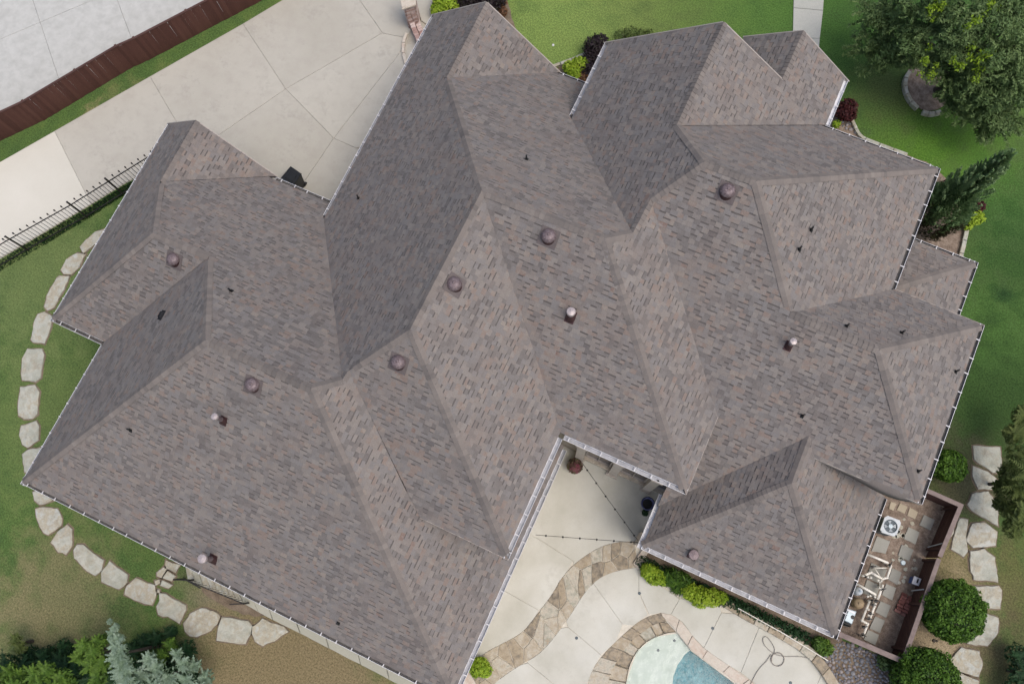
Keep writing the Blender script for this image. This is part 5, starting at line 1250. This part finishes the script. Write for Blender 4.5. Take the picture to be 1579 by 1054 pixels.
shrub('rust_shrub', 'brownish dying plant right of the top gable peak', 'plant', [(772, 4, .3, .3, .25, 300, (0, 1)), (776, 18, .3, .22, .2, 180, (0, .7))], l_rust, .06)
shrub('burgundy_shrub', 'burgundy shrub in the corner bed under the short white gutter', 'shrub', [(1308, 166, .5, .38, .35, 700, (0, 1)), (1302, 174, .4, .36, .3, 500, (0, .8)), (1311, 176, .4, .28, .3, 400, (0, 1))], l_red, .065)
shrub('lime_plant', 'tiny lime plant in the corner bed beside the burgundy shrub', 'plant', [(1290, 191, .2, .18, .18, 220, (.1, .8))], l_lime, .05)
shrub('lime_shrub', 'lime shrub between the right gutter and the cypress', 'shrub', [(1441, 301, .4, .26, .3, 450, (0, .7)), (1443, 312, .4, .22, .25, 300, (0, .6))], l_lime, .065)
shrub('burgundy_shrub', 'burgundy shrub between the gutter and the upper side of the cypress', 'shrub', [(1457, 293, .5, .40, .35, 600, (0, 1)), (1468, 288, .5, .34, .3, 400, (0, 1)), (1455, 306, .4, .3, .3, 300, (0, .7))], l_red, .065)
shrub('burgundy_shrub', 'small burgundy shrub below the lower side of the cypress', 'shrub', [(1510, 318, .3, .22, .25, 300, (0, 1)), (1505, 326, .3, .2, .2, 150, (0, .6))], l_red, .06)
shrub('lime_shrub', 'bright lime shrub at the end of the cream curb below the cypress', 'shrub', [(1499, 338, .4, .28, .3, 500, (.3, 1)), (1508, 336, .4, .26, .3, 400, (.4, 1)), (1492, 347, .3, .2, .2, 250, (.2, .9))], l_lime, .065)
shrub('low_shrubs', 'thin olive edging plants under the rake of the top middle wing', 'plants', [(960, 56, .3, .4, .2, 250, (0, .5)), (975, 52, .3, .4, .2, 250, (0, .6)), (990, 55, .3, .35, .2, 250, (0, .5)), (1000, 56, .3, .35, .2, 200, (0, .5))], l_juni, .05)
shrub('pebble_plant', 'grey-green plant in a stone ring at the corner of the pebble bed', 'plant', [(1366, 1022, .25, .28, .25, 350, (.2, .9)), (1362, 1016, .2, .2, .2, 180, (0, .6))], l_oak, .06)

# pots in the courtyard
fp = thing('flower_pot', at(886, 720), 'round pot of pink flowers in the inner courtyard corner', 'flower pot')
MB().lathe((0, 0, 0), [(.13, 0), (.20, .3), (.22, .32), (.20, .34), (.17, .33), (0, .30)], 18).build('pot', m_brick, fp)
m = MB(); leaves(m, (0, 0, .50), (.30, .30, .22), 900, .05, .5, (.4, 1), 1.6); leaves(m, (.03, -.06, .58), (.22, .2, .18), 500, .05, .5, (0, .55), 1.4); m.build('flowers', l_pink, fp)
bpz = at(999, 776, .55); bp_ = thing('glazed_pot', (bpz.x, bpz.y, 0), 'dark blue glazed pot half under the covered patio gutter', 'pot')
MB().lathe((0, 0, 0), [(.12, 0), (.20, .25), (.23, .5), (.25, .54), (.23, .56), (.19, .55), (.17, .42), (0, .40)], 24).build('pot', m_bluepot, bp_, smooth=True)
MB().lathe((0, 0, 0), [(.0, .425), (.17, .42)], 16).build('potting_soil', m_black, bp_)
shrub('courtyard_plant', 'small dark plant below the blue glazed pot', 'plant', [(995, 790, .2, .13, .15, 140, (0, .7))], l_ground, .05)

# string lights
for lab, A_, B_, bulbs in (('string of small bulbs slanting across the courtyard', (897, 712, 3.0), (984, 833, 2.75), 6), ('string of small bulbs stretched level above the flagstone band', (826, 824, 2.9), (984, 836, 2.75), 6)):
    t = thing('string_lights', (0, 0, 0), lab, 'string lights'); a, b = at(*A_), at(*B_); P = []
    for i in range(17): f = i / 16; p = a.lerp(b, f); p.z -= .12 * math.sin(math.pi * f); P.append(p)
    MB().tube(P, .009, 5).build('cable', m_black, t)
    for k in range(bulbs):
        f = (k + .6) / bulbs; p = a.lerp(b, f); p.z -= .12 * math.sin(math.pi * f); MB().lathe((p.x, p.y, p.z - .11), [(0, 0), (.035, .03), (.03, .07), (.018, .11), (0, .115)], 10).build('bulb', m_black, t, smooth=True)
# garden hose
hp = [(1150, 1070), (1160, 1048), (1170, 1030), (1183, 1018), (1190, 1005)]
for k in range(38):
    a = k / 12 * 2 * math.pi; hp.append((1199 + (10 + (k % 5) * .25) * math.cos(a + 2.6), 1016 + (10 + (k % 7) * .2) * math.sin(a + 2.6)))
hp += [(1196, 1002), (1190, 990), (1182, 980), (1176, 982), (1177, 992), (1186, 1002), (1196, 1009), (1212, 1012), (1230, 1011), (1248, 1014)]
MB().tube([at(x, y, .065 + (i % 3) * .008) for i, (x, y) in enumerate(smooth_line(hp, 2))], .010, 5).build('garden_hose', m_hose, None, label='grey garden hose coiled loosely on the patio near the curb', cat='hose', smooth=True)
# small stray bits in the grass
q = MB().lathe((0, 0, 0), [(.05, 0), (.05, .03), (0, .04)], 10).build('sprinkler_head', m_white, None, label='tiny white sprinkler head in the lawn above the small front bed', cat='sprinkler'); q.location = at(853, 70)
q = MB().lathe((0, 0, 0), [(.07, 0), (.05, .04), (0, .06)], 6).lathe((.09, .03, 0), [(.05, 0), (.03, .03), (0, .04)], 5).build('rock', m_bark, None, label='small dark rock on the tan dirt below the large boxwood', cat='rock'); q.location = at(1440, 987)

# ------------------------------------------------------------------ trees
# columnar cypress
cy = at(1551, 243, 5.5); ct = thing('cypress_tree', (cy.x - .3, cy.y - .25, 0), 'tall narrow Italian cypress leaning outward beside the right wing', 'tree')
m = MB(); md = MB(); Hc_ = 5.5
for i in range(24000):
    f = random.random() ** .8; z = .15 + f * Hc_; R_ = .92 * min(1, (1 - f) / .62) ** .95 * (0.75 + .25 * math.sin(6 * f + 1)) + .03
    if f < .15: R_ *= .75 + f
    a = random.uniform(0, 2 * math.pi); lob = 1 + .07 * math.sin(5 * a + z * 2) + .05 * math.sin(11 * a - 3 * z); r = R_ * lob * (random.uniform(.72, 1.05))
    p = Vector((r * math.cos(a) + .3 * f, r * math.sin(a) + .25 * f, z)); d = Vector((math.cos(a) * .7 + random.gauss(0, .3), math.sin(a) * .7 + random.gauss(0, .3), 1)).normalized()
    sd_ = d.cross(Vector((random.gauss(0, 1), random.gauss(0, 1), random.gauss(0, 1)))).normalized() * random.uniform(.02, .035); ln = d * random.uniform(.08, .2)
    mm_ = md if (f < .28 + random.uniform(-.1, .06) and a > math.pi * .9) or f < .1 else m
    tn = min(1, max(0, random.random() * .7 + .3 * (r / R_ - .7) * 2))
    b_ = len(mm_.v); mm_.v += [tuple(p - sd_), tuple(p + sd_), tuple(p + ln)]; mm_.f.append([b_, b_ + 1, b_ + 2]); mm_.t.append(tn); mm_.m.append(0)
for k in range(150):
    f = random.uniform(.1, .97); z = .15 + f * Hc_; a = random.uniform(0, 6.28); r = .92 * min(1, (1 - f) / .62) ** .95 * random.uniform(.62, .95)
    st = Vector((r * math.cos(a) + .3 * f, r * math.sin(a) + .25 * f, z)); dd = Vector((math.cos(a) * .35, math.sin(a) * .35, 1)).normalized(); tn = random.uniform(.3, .9)
    for j in range(9): leaves(m, st + dd * j * .05, (.05 * (1 - j / 10), .05 * (1 - j / 10), .03), 6, .04, .2, (tn * .7, min(1, tn + .25)), 2.6)
for k in range(5):
    a = random.uniform(0, 6.28); z = Hc_ * random.uniform(.8, 1.0); q = Vector((.3 * z / Hc_ + .12 * math.cos(a), .25 * z / Hc_ + .12 * math.sin(a), z)); leaves(m, q, (.03, .03, .22), 60, .03, .3, (.5, 1), 3)
m.build('crown', l_cyp, ct); md.build('inner_crown', l_cypdead, ct)
MB().tube([(0, 0, 0), (.15, .12, 3), (.29, .24, 5.0)], [.11, .07, .02], 8).build('trunk', m_bark, ct)
# dark inner mass so the crown is not see-through
MB().lathe((0, 0, 0), [(.18, .2), (.26, 1.2), (.22, 2.6), (.14, 3.8), (.03, 4.6), (0, 4.7)], 14).build('inner_branches', l_cyp, ct)

def shade_tree():
    b0 = at(1446, 140); t = thing('shade_tree', b0, 'broad dark green shade tree filling the top right corner', 'tree')
    crown = MB(); tr = MB(); lime = MB()
    tr.tube([(0, 0, 0), (.05, .05, 1.0), (.15, .1, 2.0)], [.20, .16, .13], 10)
    rs = random.Random(5)
    targets = [(1462, 112, 2.8), (1480, 138, 2.3), (1488, 160, 1.8), (1345, 28, 2.0), (1336, 70, 1.5), (1352, 92, 1.4), (1472, 152, 1.6), (1375, 22, 3.0), (1350, 50, 2.2), (1362, 80, 2.0), (1385, 60, 2.6), (1400, 85, 2.3), (1415, 60, 3.6), (1440, 40, 4.0), (1428, 84, 3.0), (1405, 30, 3.6), (1350, 10, 3.0), (1465, 60, 4.0), (1455, 15, 4.8), (1480, 30, 5.0),
      (1490, 75, 4.0), (1510, 50, 4.8), (1530, 20, 5.4), (1560, 30, 5.2), (1565, 70, 4.6), (1540, 80, 4.4), (1520, 105, 3.6), (1500, 122, 3.0), (1505, 140, 2.6), (1530, 130, 3.4), (1560, 115, 4.0), (1575, 95, 4.2), (1500, 168, 2.0), (1525, 165, 2.4), (1550, 150, 3.0), (1572, 140, 3.4),
      (1540, 188, 2.0), (1510, 188, 1.6), (1560, 180, 2.2), (1470, 95, 3.2), (1500, 5, 5.4), (1600, 60, 4.6), (1600, 120, 3.8), (1600, 10, 5.2), (1560, -10, 5.6), (1420, 0, 4.4), (1380, -10, 3.6), (1600, 165, 2.6), (1520, -30, 6.0), (1450, -30, 5.2)]
    for px, py, z in targets:
        c = at(px, py, z) - b0; c.z = z
        tr.tube([(.15, .1, 1.9 if z > 2 else 1.0), (c.x * .45, c.y * .45, max(1.4, z * .62)), (c.x, c.y, z)], [.07, .045, .014], 6)
        for _ in range(5):
            q = c + Vector((rs.uniform(-.5, .5), rs.uniform(-.5, .5), rs.uniform(-.25, .25)))
            tr.tube([c * .8 + Vector((0, 0, z * .1)), q], [.018, .006], 4)
            tn = rs.uniform(0, .45); leaves(crown, q, (.40, .40, .2), int(rs.randint(110, 380) * (.35 if px < 1360 else 1)), .044, .12, (tn, tn + .55), 3.0, .5)
        # wispy branch tips
        for _ in range(9):
            a = rs.uniform(0, 6.28); ln = rs.uniform(.35, .75); st = c + Vector((math.cos(a) * .3, math.sin(a) * .3, rs.uniform(-.1, .2)))
            for k in range(14):
                f = k / 14; p = st + Vector((math.cos(a) * ln * f, math.sin(a) * ln * f, -.1 * f * f)); leaves(crown, p, (.07, .07, .04), 4, .05, .1, (.35, 1), 3.2, .6)
    for px, py, z in ((1440, 8, 3.2), (1528, 12, 3.8), (1502, 34, 3.8), (1508, 78, 2.8), (1524, 88, 2.6), (1482, 94, 2.4), (1508, 112, 2.2), (1438, 88, 2.2), (1433, 104, 1.8), (1452, 3, 3.4)):
        c = at(px, py, z + 1.9) - b0; c.z = z + 1.9
        for _ in range(5): leaves(lime, c + Vector((rs.uniform(-.3, .3), rs.uniform(-.3, .3), rs.uniform(-.3, .1))), (.16, .16, .14), 22, .055, .2, (0, .5), 1.8, .6)
    crown.build('crown', l_oak, t); lime.build('new_growth', l_lime, t); tr.build('trunk', m_bark, t)
shade_tree()

def conifer(name, label, blobs, mt, size, group=None, tips=10, dense=260, core=True, cat='tree'):
    """feathery conifer: layered sprays round each target point"""
    P = [at(b[0], b[1], b[2]) for b in blobs]; c = sum(P, Vector()) / len(P); t = thing(name, (c.x, c.y, 0), label, cat, group); m = MB(); tr = MB()
    for p, b in zip(P, blobs):
        q = p - t.location; q.z = b[2]; r = b[3]; leaves(m, q - Vector((0, 0, r * .35)), (r * .8, r * .8, r * .5), dense, size, .35, (0, .55), 2.6, .4)
        pass
        for k in range(tips):
            a = random.uniform(0, 6.28); ln = r * random.uniform(.6, 1.25); el = random.uniform(-.1, .6)
            d = Vector((math.cos(a), math.sin(a), el)).normalized(); sdv = d.cross(Vector((0, 0, 1))).normalized(); 
            for j in range(11):
                f = j / 11; w = (1 - f) * r * .30 + .02; p0 = q + d * ln * f
                for sgn in (-1, 1, -1, 1):
                    e1 = p0 + sdv * sgn * w * random.uniform(.5, 1) + d * w * .5 + Vector((0, 0, random.uniform(-.03, .04))); hw = d * size * .35
                    b_ = len(m.v); m.v += [tuple(p0 - hw), tuple(e1), tuple(p0 + hw)]; m.f.append([b_, b_ + 1, b_ + 2]); m.t.append(min(1, .35 + f * .5 + random.uniform(-.2, .2))); m.m.append(0)
    hz = sum(b[2] for b in blobs) / len(blobs); tr.tube([(0, 0, 0), (0, 0, hz * .6), (0, 0, hz)], [.07, .05, .02], 7); m.build('crown', mt, t); tr.build('trunk', m_bark, t); return t
conifer('juniper', 'olive juniper on the right edge beside the stone slabs', [(1568, 668, 1.6, .5), (1578, 700, 2.2, .6), (1560, 730, 1.8, .5), (1548, 752, 1.4, .4), (1572, 750, 2.4, .6), (1562, 782, 1.9, .5), (1580, 790, 2.6, .6), (1568, 812, 1.8, .5), (1582, 640, 1.8, .5), (1590, 730, 3.0, .8), (1546, 776, 1.2, .35)], l_juni, .06, tips=16, dense=420)
sv_ = []
for i in range(12):
    f = i / 11; sv_.append((172 + 22 * f + (3 if i % 2 else -3), 958 + 100 * f, 3.3 - .5 * f, .09 + .40 * f ** .7))
conifer('silver_conifer', 'silvery blue conifer with a pointed leader at the bottom left', sv_, l_silver, .055, tips=15, dense=110)
conifer('silver_conifer', 'lower silvery conifer spreading right of the pointed one at the bottom', [(228, 1016, 2.4, .32), (240, 1030, 2.3, .4), (215, 1042, 2.4, .45), (258, 1044, 2.1, .4), (272, 1008, 2.0, .24), (280, 1024, 2.0, .34), (298, 1026, 1.8, .3), (316, 1044, 1.6, .35), (285, 1048, 2.0, .4), (235, 1060, 2.4, .5), (306, 1062, 1.8, .4)], l_silver, .055, tips=15, dense=130)
conifer('green_conifer', 'bright green conifer just left of the silvery leader', [(128, 996, 2.2, .35), (142, 1004, 2.3, .4), (150, 990, 2.2, .3), (138, 1024, 2.2, .42), (156, 1022, 2.2, .4), (120, 1012, 1.8, .3), (148, 1044, 2.2, .4), (160, 985, 2.0, .22)], l_green, .055, tips=14, dense=260)
conifer('green_conifer', 'small bright green conifer between the silvery ones and the dry grass', [(248, 1008, 1.8, .25), (244, 1020, 1.8, .28), (262, 992, 1.5, .25), (266, 1000, 1.4, .22)], l_green, .055, tips=12, dense=200)
conifer('green_conifer', 'yellow-green conifers in the bottom left corner', [(12, 1036, 2.4, .35), (28, 1042, 2.4, .35), (50, 1040, 2.5, .4), (72, 1036, 2.5, .4), (92, 1044, 2.4, .4), (60, 1056, 2.6, .45), (20, 1060, 2.6, .45), (102, 1054, 2.2, .35), (84, 1062, 2.5, .4), (-10, 1050, 2.6, .5)], l_green, .055, tips=14, dense=260)
conifer('green_conifer', 'faint olive seedling conifer at the left of the dark thicket', [(22, 985, 1.0, .26), (30, 998, .9, .3)], l_juni, .05, tips=12, dense=120)
dk = []
for i in range(46):
    px, py = random.uniform(5, 300), random.uniform(1000, 1075)
    if py < 1040 - abs(px - 150) * .25 - 10: py += 20
    dk.append((px, py, random.uniform(.7, 1.3), random.uniform(.35, .5)))
conifer('dark_thicket', 'dark green thicket behind the conifers at the bottom left', dk, l_ground, .06, tips=8, dense=260, cat='thicket')
conifer('dark_thicket', 'dark green growth at the foot of the silvery leader', [(70, 1010, .6, .45), (95, 1000, .7, .45), (110, 1018, .8, .5), (45, 1010, .5, .4), (80, 1025, .8, .45), (205, 1000, .8, .4), (222, 990, .7, .4), (240, 984, .6, .35), (262, 975, .5, .3)], l_ground, .06, tips=8, dense=240, cat='thicket')
conifer('dark_shrub', 'dark shrub at the lower right corner past the slabs', [(1572, 1010, .8, .5), (1582, 1040, .9, .6), (1570, 1062, .8, .5)], l_ground, .06, tips=6, dense=300, cat='shrub')  # same dark green leaf as the groundcover
print('objects', len(bpy.data.objects))
